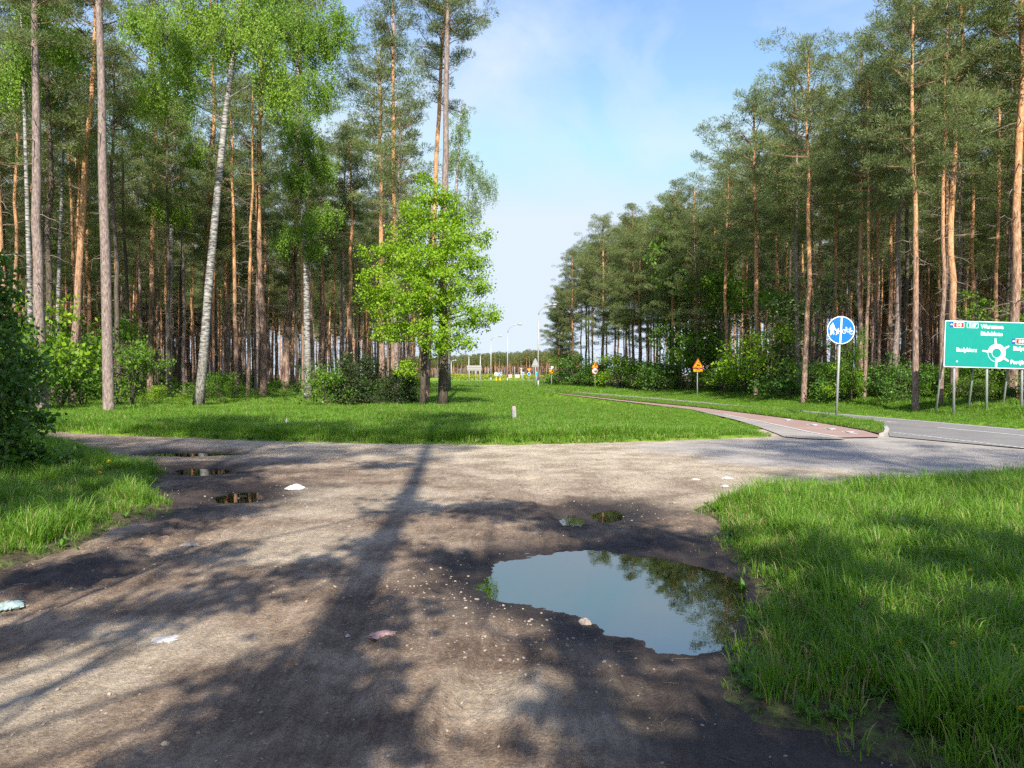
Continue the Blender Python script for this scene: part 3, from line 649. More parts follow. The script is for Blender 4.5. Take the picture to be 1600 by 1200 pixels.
# skyline of the photograph (px -> smallest row a tree top may reach)
SKX = [0, 525, 535, 600, 612, 700, 720, 855, 866, 885, 940, 1000, 1060, 1090, 1130, 1180, 1235, 1262, 1300, 1345, 1385, 1420, 1450, 1600]
SKY_ = [-400, -400, 195, 185, -200, -200, 585, 585, 475, 405, 345, 330, 297, 262, 218, 160, 95, 72, 98, 92, 78, 25, -60, -300]
def topH(X, Y):
    px = 800 + X / Y * FPX
    return CH + (HOR - np.interp(px, SKX, SKY_)) / FPX * Y
named = []   # trees read off the photograph one by one
def NT(kind, px, by, top, lean=0.0, label='', H=None, thin=.85, bark=None):
    X, Y = G(px, by); named.append((X, Y))
    if H is None: H = CH + (HOR - top) / FPX * Y
    put_tree(kind, X, Y, H, (0, lean), False, label, thin=thin, bark=bark)
NT(LONGP[0], 172, 655, 0, -0.008, 'straight grey pine with bare trunk at the left edge of the meadow', 23, .95, 'greybark')
NT(LONGP[1], 70, 651, 0, 0.012, 'tall grey-barked pine rising from the bushes at the far left', 22, .95, 'greybark')
NT(LONGP[1], 112, 636, 0, 0.062, 'orange pine leaning right, behind the far left bushes', 24)
NT(LONGP[0], 689, 640, 0, 0.006, 'tall pine with grey upper trunk behind the bright maple, nearest the sky gap', 25, .95, 'greybark')
NT(LONGP[1], 664, 633, 0, 0.032, 'orange pine leaning right behind the bright maple, beside the grey one', 25)
NT(PINES[3], 615, 625, -30, 0.02, 'dark-crowned pine just left of the bright maple', None)
NT(PINES[0], 412, 622, -60, 0.0, 'slim dark-trunked pine between the leaning and the white birch', None)
NT(PINES[1], 238, 618, -40, 0.01, 'orange-topped pine just left of the leaning birch', None)
NT(PINES[2], 318, 618, -60, 0.015, 'orange pine close behind the leaning birch', None)
NT(PINES[4], 597, 620, 70, 0.015, 'bright orange pine left of the maple crown', None)
NT(PINES[2], 545, 618, 215, 0.0, 'thin pine below the sky gap in the left forest', None)
NT(PINES[0], 445, 615, -30, 0.04, 'brown pine leaning right beside the white birch', None)
NT(PINES[3], 10, 640, -100, -0.01, 'orange pine at the left border of the view', None)
NT(EDGEP[3], 1256, 636, 74, 0.006, 'tall pine with orange trunk and open crown at the right forest edge', None)
NT(EDGEP[1], 1432, 650, -40, 0.0, 'grey-brown pine right of the blue round sign', None)
NT(EDGEP[3], 1490, 646, -60, 0.012, 'orange pine behind the left end of the green sign', None)
NT(PINES[1], 1588, 648, -260, 0.0, 'tall orange pine behind the green sign at the right border', None)
NT(EDGEP[3], 1345, 636, 85, 0.0, 'pine with reddish trunk just right of the round sign top', None)
NT(EDGEP[1], 1180, 627.5, 160, -0.01, 'pine behind the bright shrubs left of the tallest edge pine', None)
NT(EDGEP[0], 1050, 616, 292, 0.0, 'grey pine behind the deer sign', None)
NT(EDGEP[0], 990, 611.5, 325, 0.0, 'bushy edge pine between the two yellow signs', None)
NT(EDGEP[2], 940, 608, 340, 0.0, 'bushy edge pine behind the speed limit sign', None)
NT(EDGEP[2], 893, 606, 392, 0.0, 'bushy low-branched pine near the end of the right forest', None)
NT(EDGEP[2], 873, 604.8, 450, 0.0, 'last bushy pine of the right forest, next to the lamp', None)
cand = []
rnd = random.Random(21)
y = 34.0
while y < 112:
    x = -0.74 * y - 4
    while x < -0.125 * y - 0.5:
        X = x + rnd.uniform(-1.1, 1.1); Y = y + rnd.uniform(-1.1, 1.1); x += 3.9 + 0.02 * max(0, y - 60)
        if X > -0.125 * Y - 0.3: continue
        if X > -9 and Y < 40: continue
        if Y < 47 and 195 < 800 + X / Y * 1200 < 545: continue
        cand.append((X, Y, 'L'))
    y += 3.8
y = 20.0
while y < 108:
    xe = np.interp(y, EDGE_Y, EDGE_X); x = xe + 1.2
    while x < 0.76 * y + 5 and x < xe + 42:
        X = x + rnd.uniform(-1.0, 1.0); Y = y + rnd.uniform(-1.2, 1.2); x += 4.0
        if X < np.interp(Y, EDGE_Y, EDGE_X) + 0.6: continue
        cand.append((X, Y, 'R'))
    y += 3.6
cand = [c for c in cand if min(math.hypot(c[0] - n[0], c[1] - n[1]) for n in named) > 1.5 and not (540 < 800 + c[0] / c[1] * 1200 < 605 and c[1] < 70)]
def score(c):
    s = math.hypot(c[0], c[1])
    if abs(c[0]) > 0.68 * c[1]: s += 200
    if c[2] == 'R': s += 0.6 * (c[0] - np.interp(c[1], EDGE_Y, EDGE_X)) * 1.2
    return s
cand.sort(key=score)
rest = []
for i, (X, Y, sd_) in enumerate(cand):
    mx_ = topH(X, Y); H = rnd.uniform(16.5, 21.5); lean = (rnd.gauss(0, 0.012), rnd.gauss(0, 0.014))
    if sd_ == 'R':
        e = X - np.interp(Y, EDGE_Y, EDGE_X); H = rnd.uniform(15.5, 20.5)
        if e < 3.5: H = min(H, mx_ * rnd.choice([.8, .88, .94, 1.0]) * rnd.uniform(.97, 1.02))
        kind = EDGEP[rnd.choice([1, 3, 3] if Y < 56 else [0, 1, 3, 2])] if e < 5 else PINES[rnd.randrange(5)]
        if Y < 42 and e > 2: kind = rnd.choice(PINES + [EDGEP[3]])
        if Y < 29 or (X / Y * 1200 + 800 < 870): continue
    else: kind = PINES[rnd.randrange(5)]
    H = min(H, mx_ * rnd.uniform(0.9, 1.0)); H = max(H, 9)
    if i < 268:
        bk = rnd.choice([None, None, None, 'greybark', 'darkbark']); bw = {None: 'orange-barked', 'greybark': 'grey-barked', 'darkbark': 'dark-barked'}[bk]; pxx = 800 + X / Y * 1200
        dp = 'front' if (sd_ == 'L' and Y < 52) or (sd_ == 'R' and X - np.interp(Y, EDGE_Y, EDGE_X) < 6) else 'deeper'
        if sd_ == 'L': zn = ('in the left forest, left of the straight grey pine' if pxx < 172 else 'in the left forest between straight grey pine and leaning birch' if pxx < 325 else 'in the left forest between leaning birch and white birch' if pxx < 478 else 'in the left forest between white birch and maple')
        else: zn = ('in the right forest left of the speed limit sign' if pxx < 929 else 'in the right forest between speed limit and deer signs' if pxx < 1090 else 'in the right forest between deer sign and round sign' if pxx < 1310 else 'in the right forest between round sign and green sign' if pxx < 1472 else 'in the right forest behind the green sign')
        lz = '%s %s pine %s' % (bw, dp, zn)
        if sd_ == 'L': lb, gp = 'slender pine with orange upper trunk, one of many inside the left forest', 'pines inside the left forest'
        elif X - np.interp(Y, EDGE_Y, EDGE_X) < 5: lb, gp = 'green-crowned pine, one of the front row of the right forest', 'pines along the front of the right forest'
        else: lb, gp = 'slender pine with orange trunk, one of many inside the right forest', 'pines inside the right forest'
        put_tree(kind, X, Y, H, lean, False, lz, lz, thin=rnd.uniform(.52, .85), bark=bk)
    else: rest.append((X, Y, H / 18.0, lean, (PINES + EDGEP).index(kind)))
def joined(tr, cr):
    g = Geo(); out = []
    for me_ in (tr, cr):
        n = len(me_.vertices); V = np.empty(n * 3, np.float32); me_.vertices.foreach_get('co', V)
        lt = np.empty(len(me_.polygons), np.int32); me_.polygons.foreach_get('loop_total', lt); ls = np.empty(len(lt), np.int32); me_.polygons.foreach_get('loop_start', ls)
        mi = np.empty(len(lt), np.int32); me_.polygons.foreach_get('material_index', mi); li = np.empty(len(me_.loops), np.int32); me_.loops.foreach_get('vertex_index', li)
        off_ = g.n; g.V.append(V.reshape(-1, 3).astype(float)); g.n += n; ad = 0 if me_ is tr else 3
        for k, lst, ml in ((4, g.Q, g.mq), (3, g.T, g.mt)):
            s = lt == k
            if s.any(): lst.append(li[ls[s][:, None] + np.arange(k)] + off_); ml.append(mi[s] + ad)
    return g.mesh('pine', [M['bark'], M['deadwood'], M['limb'], M['needles']], smooth=(0,))
JP = [joined(*k) for k in PINES + EDGEP]
deep = []
for k in range(700):
    Y = rnd.uniform(112, 180); px = rnd.uniform(-60, 660)
    if rnd.random() < np.interp(px, [360, 420, 620], [0, .55, .3]): continue
    deep.append(((px - 800) / 1200 * Y, Y))
for k in range(420):
    Y = rnd.uniform(60, 150); px = rnd.uniform(930, 1660); X = (px - 800) / 1200 * Y
    if X > np.interp(Y, EDGE_Y, EDGE_X) + 30: deep.append((X, Y))
rest += [(X, Y, rnd.uniform(15.5, 19) / 18, (rnd.gauss(0, .012), rnd.gauss(0, .014)), rnd.randrange(5)) for X, Y in deep]
def build_rest():
    P = np.array([(r[0], r[1], 0) for r in rest]); P[:, 2] = ground_z(P[:, 0], P[:, 1]) - 0.06
    scatter('deeper_pines', 'deeper pines crowding the inside of both forests', 'pine forest', P, [(r[3][0], r[3][1], rnd.uniform(0, 6.28)) for r in rest], [(r[2], r[2], r[2]) for r in rest], [r[4] for r in rest], JP)
build_rest()
print('pines', len(named), 'cand', len(cand), 'rest', len(rest))
# far wood across the roundabout
fx = []
for k in range(1100):
    Y = 330 + rnd.uniform(0, 80); px = rnd.uniform(600, 905); fx.append(((px - 800) / 1200 * Y, Y))
fx += [((px - 800) / 1200 * 328 + rnd.uniform(-.5, .5), 328 + rnd.uniform(-2, 2)) for px in range(600, 905, 6)]
P = np.array([(a, b, 0) for a, b in fx]); P[:, 2] = ground_z(P[:, 0], P[:, 1])
fh = [np.interp(800 + a / b * 1200, [600, 700, 760, 830, 905], [8.5, 9.2, 10.6, 11.2, 10.4]) * rnd.uniform(0.86, 1.06) / 18 for a, b in fx]
scatter('far_wood', 'distant pine wood behind the roundabout', 'pine wood', P, [(0, 0, rnd.uniform(0, 6.28)) for _ in fx], [(h * 1.25, h * 1.25, h) for h in fh], [rnd.randrange(5) for _ in fx], JP)

# broadleaved trees and shrubs
def leafy(rng, trunks, blobs, leaf='midleaf', bark='darkbark', lsz=(0.09, 0.14), per=26, sub=9, droop=0.0, open_=0.55, nested=True, sub_r=0.26):
    """trunks: [(points, radii)], blobs: [(cx,cy,cz,rx,rz)]; leaves sit on twigs in sub-clumps spread through each blob"""
    g = Geo(); c = Geo(); tp = np.vstack([np.array([np.interp(np.linspace(0, len(p) - 1, 24), range(len(p)), np.array(p)[:, i]) for i in range(3)]).T for p, r in trunks])
    for p, r in trunks: g.tube(p, r, 10, 0, True, 0.06, rng)
    for (cx, cy_, cz, rx, rz) in blobs:
        ce = np.array([cx, cy_, cz]); lowr = tp[tp[:, 2] < cz - 0.25 * rz] if (tp[:, 2] < cz - 0.25 * rz).any() else tp
        b = lowr[np.argmin(np.linalg.norm((lowr - ce) * np.array([1, 1, 0.6]), axis=1))]
        mid = (b + ce) / 2 + rng.normal(0, 0.08 * np.linalg.norm(ce - b) + 0.02, 3); rb = min(0.035, 0.008 + 0.010 * np.linalg.norm(ce - b) ** 0.8)
        g.tube([b, (b + mid) / 2, mid, (mid + ce) / 2, ce], np.linspace(rb, rb * 0.45, 5), 5, 0, False)
        ns = max(4, int(sub * (rx * rx * rz) ** 0.62 * 3))
        o = unit(rng.normal(size=(ns, 3))) * rng.uniform(open_, 1.0, (ns, 1)) * np.array([rx, rx, rz]); sc = ce + o
        sc = sc[sc[:, 2] > 0.06]
        for q in sc:
            m_ = ce + (q - ce) * 0.5 + rng.normal(0, 0.07 * rx, 3); g.tube([ce + (q - ce) * 0.08, m_, q], [rb * 0.4, rb * 0.25, 0.004], 3, 0, False)
        n = per; sr = sub_r * (0.7 + 0.6 * rng.random((len(sc), 1, 1)))
        oo = rng.normal(size=(len(sc), n, 3)) * sr * np.array([0.62, 0.62, 0.36 if droop == 0 else 0.3])
        if droop: oo[..., 2] -= np.abs(rng.normal(size=(len(sc), n))) * droop; oo[..., :2] *= 0.55
        pos = (sc[:, None, :] + oo).reshape(-1, 3); pos = pos[pos[:, 2] > 0.03]
        d = unit(rng.normal(size=pos.shape) + np.array([0, 0, -0.25 - 2.0 * (droop > 0)])); L = rng.uniform(lsz[0], lsz[1], len(pos))
        c.kites(pos, d, side_of(d, rng) if droop else flat_side(d, rng, 1.6), L, L * rng.uniform(0.55, 0.8, len(pos)))
    return g.mesh('trunk', [M[bark]], smooth=True), c.mesh('crown', [M[leaf]])
def plant(name, label, cat, meshes, loc, rz=0, scl=1.0, group=None, parts=('trunk', 'crown')):
    t = thing(name, label, cat, loc, (0, 0, rz), group, scl if hasattr(scl, '__len__') else (scl,) * 3)
    for nm, me_ in zip(parts, meshes): link(nm, me_, t)
    return t
rng = np.random.default_rng(5)
# the bright young maple in front of the left forest
X, Y = G(660, 642); Z0 = gz(X, Y)
def rel(px, py, Yd, r, rz=None):
    p = at(px, py, Yd); return (p.x - X, p.y - Y, p.z - Z0, r, rz if rz else r * 0.75)
bl = [rel(675, 305, Y, .75), rel(650, 330, Y - .6, .7), rel(705, 335, Y + .3, .8), rel(640, 370, Y, .9), rel(690, 370, Y - 1, 1.0), rel(735, 365, Y, .75),
      rel(610, 400, Y, .85), rel(660, 405, Y - 1.3, 1.1), rel(710, 400, Y - .8, 1.0), rel(748, 410, Y + .5, .6), rel(590, 440, Y - .4, .8), rel(635, 445, Y - 1.4, 1.0),
      rel(690, 445, Y - 1.5, 1.1), rel(738, 445, Y - .2, .8), rel(600, 480, Y, .7), rel(650, 485, Y - 1.2, .9), rel(705, 485, Y - .9, .9), rel(752, 492, Y - .3, .75), rel(775, 492, Y, .35),
      rel(620, 515, Y - .3, .7), rel(670, 522, Y - 1.4, .8), rel(715, 528, Y - 1, .65), rel(690, 548, Y - 1.2, .5), rel(600, 520, Y + .8, .7), rel(660, 345, Y + 1.2, .9), rel(640, 420, Y + 1.3, .8), rel(572, 392, Y + .2, .4), rel(762, 375, Y, .4), rel(756, 450, Y, .3),
      rel(640, 575, Y + .2, .55), rel(585, 468, Y + .8, .7), rel(700, 308, Y, .45), rel(668, 280, Y, .4)]
tk = [([(0, 0, 0), (.05, 0, 1.6), (.12, 0, 3.4), (.2, -.1, 5.5), (.4, -.2, 7.6), (.35, 0, 9.6)], [.17, .13, .12, .10, .07, .03])]
plant('maple_tree', 'bright yellow-green young maple at the left edge of the meadow', 'maple tree', leafy(rng, tk, bl, 'fresh', 'darkbark', (0.08, 0.135), 44, 17, sub_r=0.27), (X, Y, Z0 - .03))
# second dark trunk with sparse leaves next to it
X2, Y2 = G(692, 641); Z2 = gz(X2, Y2)
bl = [(.3, -.2, 5.2, .7, .4), (-.4, .2, 5.8, .7, .5), (1.2, 0, 3.9, .5, .28), (1.7, .1, 3.7, .4, .22), (.5, 0, 7, .8, .5), (1.1, 0, 2.9, .4, .2)]
plant('young_oak', 'dark-trunked young oak right beside the bright maple', 'oak tree', leafy(rng, [([(0, 0, 0), (.02, 0, 1.2), (.05, 0, 3), (.03, 0, 5.5), (.1, 0, 8)], [.27, .20, .19, .15, .06])], bl, 'fresh', 'darkbark', per=24), (X2, Y2, Z2 - .03))

def birch(label, path, dia, blobs, leafk='birchleaf', bark='birch', droop=0.42, per=60, sub=13, name='birch_tree', lsz=(0.075, 0.125)):
    """path: pixels from base to top; blobs: (px, py, dY, r, rz)"""
    X, Y = G(*path[0]); Z = gz(X, Y); pts = []
    for (px, py) in path:
        p = at(px, py, Y); pts.append((p.x - X, 0.0, p.z - Z))
    pts[0] = (0, 0, -0.05)
    # refine
    P = np.array(pts); t = np.linspace(0, len(P) - 1, 18); P = np.stack([np.interp(t, range(len(P)), P[:, i]) for i in range(3)], -1)
    R = dia / 2 * (1 - 0.75 * np.linspace(0, 1, 18)); R[0] *= 1.3
    bb = []
    for (px, py, dY, r, rz) in blobs:
        p = at(px, py, Y + dY); bb.append((p.x - X, p.y - Y, p.z - Z, r, rz))
    return plant(name, label, 'birch tree' if 'birch' in name else 'tree', leafy(rng, [(P, R)], bb, leafk, bark, lsz, per, sub, droop, 0.3, sub_r=0.3), (X, Y, Z))
birch('thick white birch leaning right at the left forest edge', [(310, 638), (318, 560), (325, 460), (340, 300), (352, 180), (365, 80), (385, -60), (400, -160)], 0.47,
      [(340, 60, 0, 1.6, 1.4), (300, 30, .5, 1.5, 1.5), (260, 60, -.5, 1.3, 1.5), (380, 20, 0, 1.5, 1.4), (410, 60, -.5, 1.2, 1.6), (240, 140, .3, 1.1, 1.3), (285, 120, -.6, 1.0, 1.2), (430, 130, 0, 1.0, 1.2), (225, 30, 0, 1.2, 1.2), (350, -60, 0, 1.8, 1.5), (300, -80, 0, 1.8, 1.5), (420, -50, 0, 1.5, 1.5)])
birch('white-stemmed birch near the middle of the left forest edge', [(482, 628), (480, 560), (479, 430), (472, 300), (468, 180), (462, 40), (455, -90)], 0.46,
      [(455, 40, 0, 1.9, 1.8), (500, 60, 0, 1.7, 1.8), (420, 30, 0, 1.6, 1.8), (490, 130, 0, 1.5, 1.6), (440, 130, 0, 1.4, 1.8), (530, 30, 0, 1.2, 1.6), (470, 200, -.6, 1.4, 1.6), (475, -60, 0, 2.0, 2.0), (500, 250, .4, 1.3, 1.0), (460, 270, -.8, 1.2, 1.0), (505, 330, 0, 1.2, .7), (470, 350, -1, 1.1, .6), (440, 370, 0, 1.0, .6), (490, 385, 0, .9, .5)])
birch('grey birch with dark lower trunk left of the leaning birch', [(264, 622), (264, 480), (268, 360), (272, 240), (276, 120), (280, 0)], 0.42,
      [(270, 170, 0, 1.8, 1.6), (235, 220, 0, 1.3, 1.3), (300, 230, 0, 1.1, 1.3), (255, 300, 0, 1.4, 1.0), (230, 150, 0, 1.3, 1.4), (285, 90, 0, 1.8, 1.8), (240, 320, -.6, 1.1, .7), (280, 330, 0, 1.0, .7)])
birch('slim birch with patchy grey bark at the far left', [(48, 645), (48, 520), (45, 400), (40, 240), (36, 100), (30, -60)], 0.26,
      [(20, 90, 0, 1.0, 1.0), (60, 60, 0, 1.0, .9), (10, 130, 0, .9, .7), (50, 0, 0, 1.2, 1.2), (100, 75, 0, .8, .7)])
birch('thin white birch between the two far left pines', [(97, 632), (90, 500), (93, 400), (98, 260), (104, 120), (104, 0)], 0.26,
      [(100, 60, 0, 1.1, 1.0), (80, 150, 0, .8, .8), (125, 60, 0, .9, 1.0), (100, -30, 0, 1.2, 1.2)])
birch('pale weeping birch showing behind the pines beside the sky', [(700, 615), (702, 500), (708, 380), (715, 260), (720, 190), (722, 165)], 0.4,
      [(718, 205, 0, 1.2, 1.6), (712, 250, 0, 1.5, 1.6), (735, 265, 0, 1.2, 1.8), (752, 290, 0, 1.0, 1.6), (768, 292, 0, .6, 1.5), (715, 320, 0, 1.6, 1.6), (740, 325, 0, 1.0, 1.6), (722, 175, 0, .7, .9)], 'paleleaf', per=50, sub=9)

# understorey: shrub variants shared by many copies
def shrub_var(seed, w, h, leaf, nb=9, lsz=(0.07, 0.12), per=26, sub=8):
    r = np.random.default_rng(seed); bl = []; tk = []
    for k in range(nb):
        a = r.uniform(0, 6.28); q = math.sqrt(r.random()) * w * 0.36; z = h * r.uniform(0.2, 0.85) * (1 - 0.35 * (q / w) ** 2)
        bl.append((q * math.cos(a), q * math.sin(a), z, w * r.uniform(0.16, 0.26), h * r.uniform(0.12, 0.2)))
    for k in range(4):
        a = r.uniform(0, 6.28); e = np.array([math.cos(a) * w * .2, math.sin(a) * w * .2, h * .75]); s = np.linspace(0, 1, 5)[:, None]
        tk.append((e * s + r.normal(0, .03, (5, 3)) * s, np.linspace(0.012 + 0.007 * h, 0.006, 5)))
    return leafy(r, tk, bl, leaf, 'darkbark', lsz, per, sub, 0, 0.25)
SH = {'mid': [shrub_var(i, 2.6, 2.2, 'midleaf', 13) for i in (1, 2, 3)], 'fresh': [shrub_var(i, 2.4, 2.4, 'fresh', 12) for i in (4, 5)],
      'dark': [shrub_var(i, 2.4, 2.0, 'darkleaf', 12) for i in (6, 7)], 'small': [shrub_var(i, 0.9, 0.7, 'midleaf', 7, (.05, .09), 16, 14) for i in (8, 9)],
      'broom': [shrub_var(i, 3, 2.0, 'broom', 10, (.12, .2), 18, 5) for i in (10,)], 'tall': [shrub_var(i, 3.2, 5.0, 'midleaf', 20, (.08, .13)) for i in (11, 12)],
      'pale': [shrub_var(14, 3.0, 5.0, 'paleleaf', 14, (.05, .09), 16, 6)]}
def conifer(seed, h, w, n=26):
    r = np.random.default_rng(seed); bl = []
    for k in range(n):
        t = k / n; a = r.uniform(0, 6.28); q = w * .5 * (1 - t) ** 0.8 * r.uniform(.35, .8); bl.append((q * math.cos(a), q * math.sin(a), h * (0.08 + .85 * t), .12 + w * .17 * (1 - t * .7), .12 + h * .06))
    return leafy(r, [([(0, 0, 0), (0, 0, h * .5), (0, 0, h * .95)], [.05, .03, .01])], bl, 'juniper', 'darkbark', (.06, .1), 34, 14, 0, .2)
CON = [conifer(31, 2.2, 2.0), conifer(32, 2.6, 1.6)]
def SB(var, px, by, top, label, name='shrub', wscale=None, group=None, cat='shrub', meshes=None, h0=None):
    X, Y = G(px, by); Z = gz(X, Y); ht = at(px, top, Y).z - Z
    L = meshes or SH[var]; h0 = h0 or {'mid': 2.2, 'fresh': 2.4, 'dark': 2.0, 'small': .7, 'broom': 2.0, 'tall': 5.0, 'pale': 5.0}[var]; s = ht / h0
    return plant(name, label, cat, L[rnd.randrange(len(L))], (X, Y, Z - .02), rnd.uniform(0, 6.28), ((wscale or 1) * s, (wscale or 1) * s, s), group, ('stems', 'foliage'))
def UL(w_, px):
    for lim, zn in ((172, 'left of the straight grey pine'), (315, 'on the forest floor just left of the leaning birch'), (480, 'on the forest floor between leaning and white birch'), (700, 'on the forest floor behind junipers and maple'), (929, 'at the forest foot left of the speed limit sign'), (1090, 'at the forest foot between speed limit and deer signs'),
                    (1200, 'at the forest foot just right of the deer sign'), (1310, 'at the forest foot just left of the round blue sign'), (1395, 'at the forest foot just right of the round blue sign'), (1472, 'at the forest foot just left of the green sign'), (9999, 'at the forest foot beneath and right of the green sign')):
        if px < lim: return w_ + ' ' + zn
gR = 'shrubs along the foot of the right forest'
SB('fresh', 1165, 625.5, 520, 'large bright green shrub right of the deer sign', wscale=1.15)
SB('fresh', 1205, 629, 500, 'tall bright shrub behind the left side of the bicycle path', wscale=1.0)
SB('fresh', 1126, 622, 545, 'low bright shrub directly right of the deer sign post', wscale=1.1)
SB('dark', 1240, 632, 555, 'dark dense shrub left of the blue round sign', wscale=1.5)
SB('fresh', 1010, 613, 575, 'small yellow-green shrub between the two yellow warning signs', wscale=1.3)
SB('dark', 1055, 616.5, 545, 'dark dense shrub just left of the deer sign', wscale=1.4)
SB('mid', 975, 610.8, 560, 'green shrub right of the speed limit sign', wscale=1.3)
SB('dark', 903, 606.5, 548, 'dark shrub left of the speed limit sign', wscale=1.3)
SB('fresh', 879, 604.6, 553, 'yellow-green shrub beside the yellow give way sign', wscale=1.2)
SB('mid', 945, 608, 552, 'green shrub behind the speed limit sign', wscale=1.2)
SB('tall', 1120, 619, 400, 'tall leafy young tree behind the deer sign', wscale=1.1, name='young_tree', cat='tree')
SB('tall', 1085, 616, 320, 'tallest dark leafy tree wedged among the right forest pines', wscale=.8, name='young_tree', cat='tree')
SB('pale', 1270, 632, 395, 'pale twiggy willow left of the round sign', wscale=1.3, name='willow_shrub')
SB('tall', 1225, 628, 430, 'leafy young tree left of the pale willow', wscale=.8, name='young_tree', cat='tree')
SB('tall', 1560, 645, 430, 'leafy young tree showing above the green sign', wscale=1.0, name='young_tree', cat='tree')
SB('tall', 1330, 640, 500, 'slim leafy young tree right of the round sign', wscale=.6, name='young_tree', cat='tree')
for k in range(34):
    px = 1255 + k * 13 + rnd.uniform(-5, 5); by = np.interp(px, [1255, 1350, 1430, 1600, 1720], [636, 641, 645, 651, 656]) + rnd.uniform(-6, 0)
    SB(rnd.choice(['mid', 'dark', 'mid', 'pale', 'fresh']), px, by, by - rnd.uniform(35, 95), UL('green undergrowth shrub', px), wscale=rnd.uniform(.9, 1.4), group=UL('green undergrowth shrub', px))
for k in range(22):
    px = 885 + k * 17 + rnd.uniform(-4, 4); by = np.interp(px, [870, 960, 1100, 1260], [605, 610.3, 620, 631]) - .6
    SB(rnd.choice(['mid', 'dark', 'dark', 'mid', 'fresh']), px, by, by - rnd.uniform(28, 62), UL('roadside shrub', px), wscale=rnd.uniform(1.0, 1.5), group=UL('roadside shrub', px))
# left forest understorey
SB('dark', 545, 637, 560, 'dark round shrub between the white birch and the maple', meshes=[CON[0]], h0=2.2, wscale=1.25, name='juniper_bush')
SB('dark', 575, 638, 548, 'taller dark juniper left of the maple trunk', meshes=[CON[1]], h0=2.6, wscale=1.1, name='juniper_bush')
SB('dark', 615, 640, 575, 'olive juniper touching the maple trunk', meshes=[CON[0]], h0=2.2, wscale=1.2, name='juniper_bush')
SB('dark', 640, 636, 582, 'small juniper behind the maple trunk', meshes=[CON[0]], h0=2.2, wscale=1.1, name='juniper_bush')
SB('dark', 528, 636, 546, 'tall dark leafy shrub behind the round juniper', wscale=1.1)
SB('dark', 600, 637, 560, 'dark shrub between the two larger junipers', wscale=1.0)
SB('mid', 513, 638, 562, 'bright leafy shrub right of the white birch foot', wscale=1.0)
SB('fresh', 505, 634, 578, 'yellow-green sapling behind the white birch foot', wscale=.6)
SB('fresh', 245, 636, 600, 'small yellow-green bush left of the leaning birch', wscale=1.1)
SB('mid', 205, 642, 520, 'leafy bush right of the straight grey pine', wscale=.8)
SB('mid', 130, 645, 560, 'twiggy bush left of the straight grey pine', wscale=1.1)
SB('mid', 95, 640, 500, 'green leafy bush between the far left trunks', wscale=1.2)
SB('fresh', 60, 648, 440, 'tall light green bush at the far left', wscale=.8)
SB('mid', 20, 652, 450, 'tall green bush by the left border', wscale=1.0)
SB('mid', 150, 628, 470, 'loose green bush deep behind the far left trunks', wscale=1.0)
SB('small', 290, 630, 600, 'little bush at the foot of the leaning birch', wscale=1.4)
SB('mid', 345, 632, 570, 'loose bush just right of the leaning birch', wscale=.9)
for k in range(44):
    px = rnd.uniform(120, 690); by = rnd.uniform(606, 632)
    SB(rnd.choice(['mid', 'mid', 'fresh', 'small']), px, by, by - rnd.uniform(18, 42), UL('low green bush', px), wscale=rnd.uniform(1.0, 1.6), group=UL('low green bush', px))
# yellow broom behind the roundabout
for k in range(24):
    px = 700 + k * 6.8; SB('broom', px, 594.5 + rnd.uniform(-1, .5), 584 + rnd.uniform(-2, 2), 'yellow flowering broom bush beyond the roundabout', wscale=2.0, group='broom bushes beyond the roundabout', name='broom_bush')
SB('small', 1238, 651, 633, 'dark little bush on the grass strip beside the bicycle path', wscale=.8)
SB('small', 1288, 660, 641, 'bright little bush on the grass strip near the round sign', wscale=.8)

# dark bush in the near left corner
X, Y = G(-10, 745); Z = gz(X, Y)
def relb(px, py, dY, r, rz=None):
    p = at(px, py, Y + dY); return (p.x - X, p.y - Y, p.z - Z, r, rz or r * .8)
bl = [relb(-20, 430, 0, .5), relb(10, 500, .3, .4), relb(-10, 560, -.3, .6), relb(30, 560, .2, .35), relb(25, 610, -.2, .42), relb(-20, 640, -.5, .5), relb(40, 650, 0, .28), relb(60, 655, .2, .22), relb(15, 690, -.4, .5), relb(55, 715, 0, .35), relb(-30, 720, -.6, .6), relb(25, 745, -.3, .4),
      relb(-40, 500, 0, .7), relb(-70, 600, .2, .8), relb(5, 465, .6, .35), relb(-60, 380, 0, .6), relb(100, 725, .2, .22), relb(35, 600, .8, .4)]
plant('lilac_bush', 'dark broad-leaved bush in the near left corner of the view', 'bush', leafy(rng, [([(-.2, 0, 0), (-.3, .1, 1), (-.2, 0, 2.2)], [.04, .03, .015]), ([(0, 0, 0), (.1, 0, .8), (.15, .1, 1.8)], [.03, .02, .01]), ([(-.5, .2, 0), (-.9, .2, 1.2), (-.8, 0, 2.8)], [.04, .03, .015])], bl, 'darkleaf', 'darkbark', (.06, .11), 30, 30, 0, .3, sub_r=.17), (X, Y, Z - .02), 0, 1.0, None, ('stems', 'foliage'))

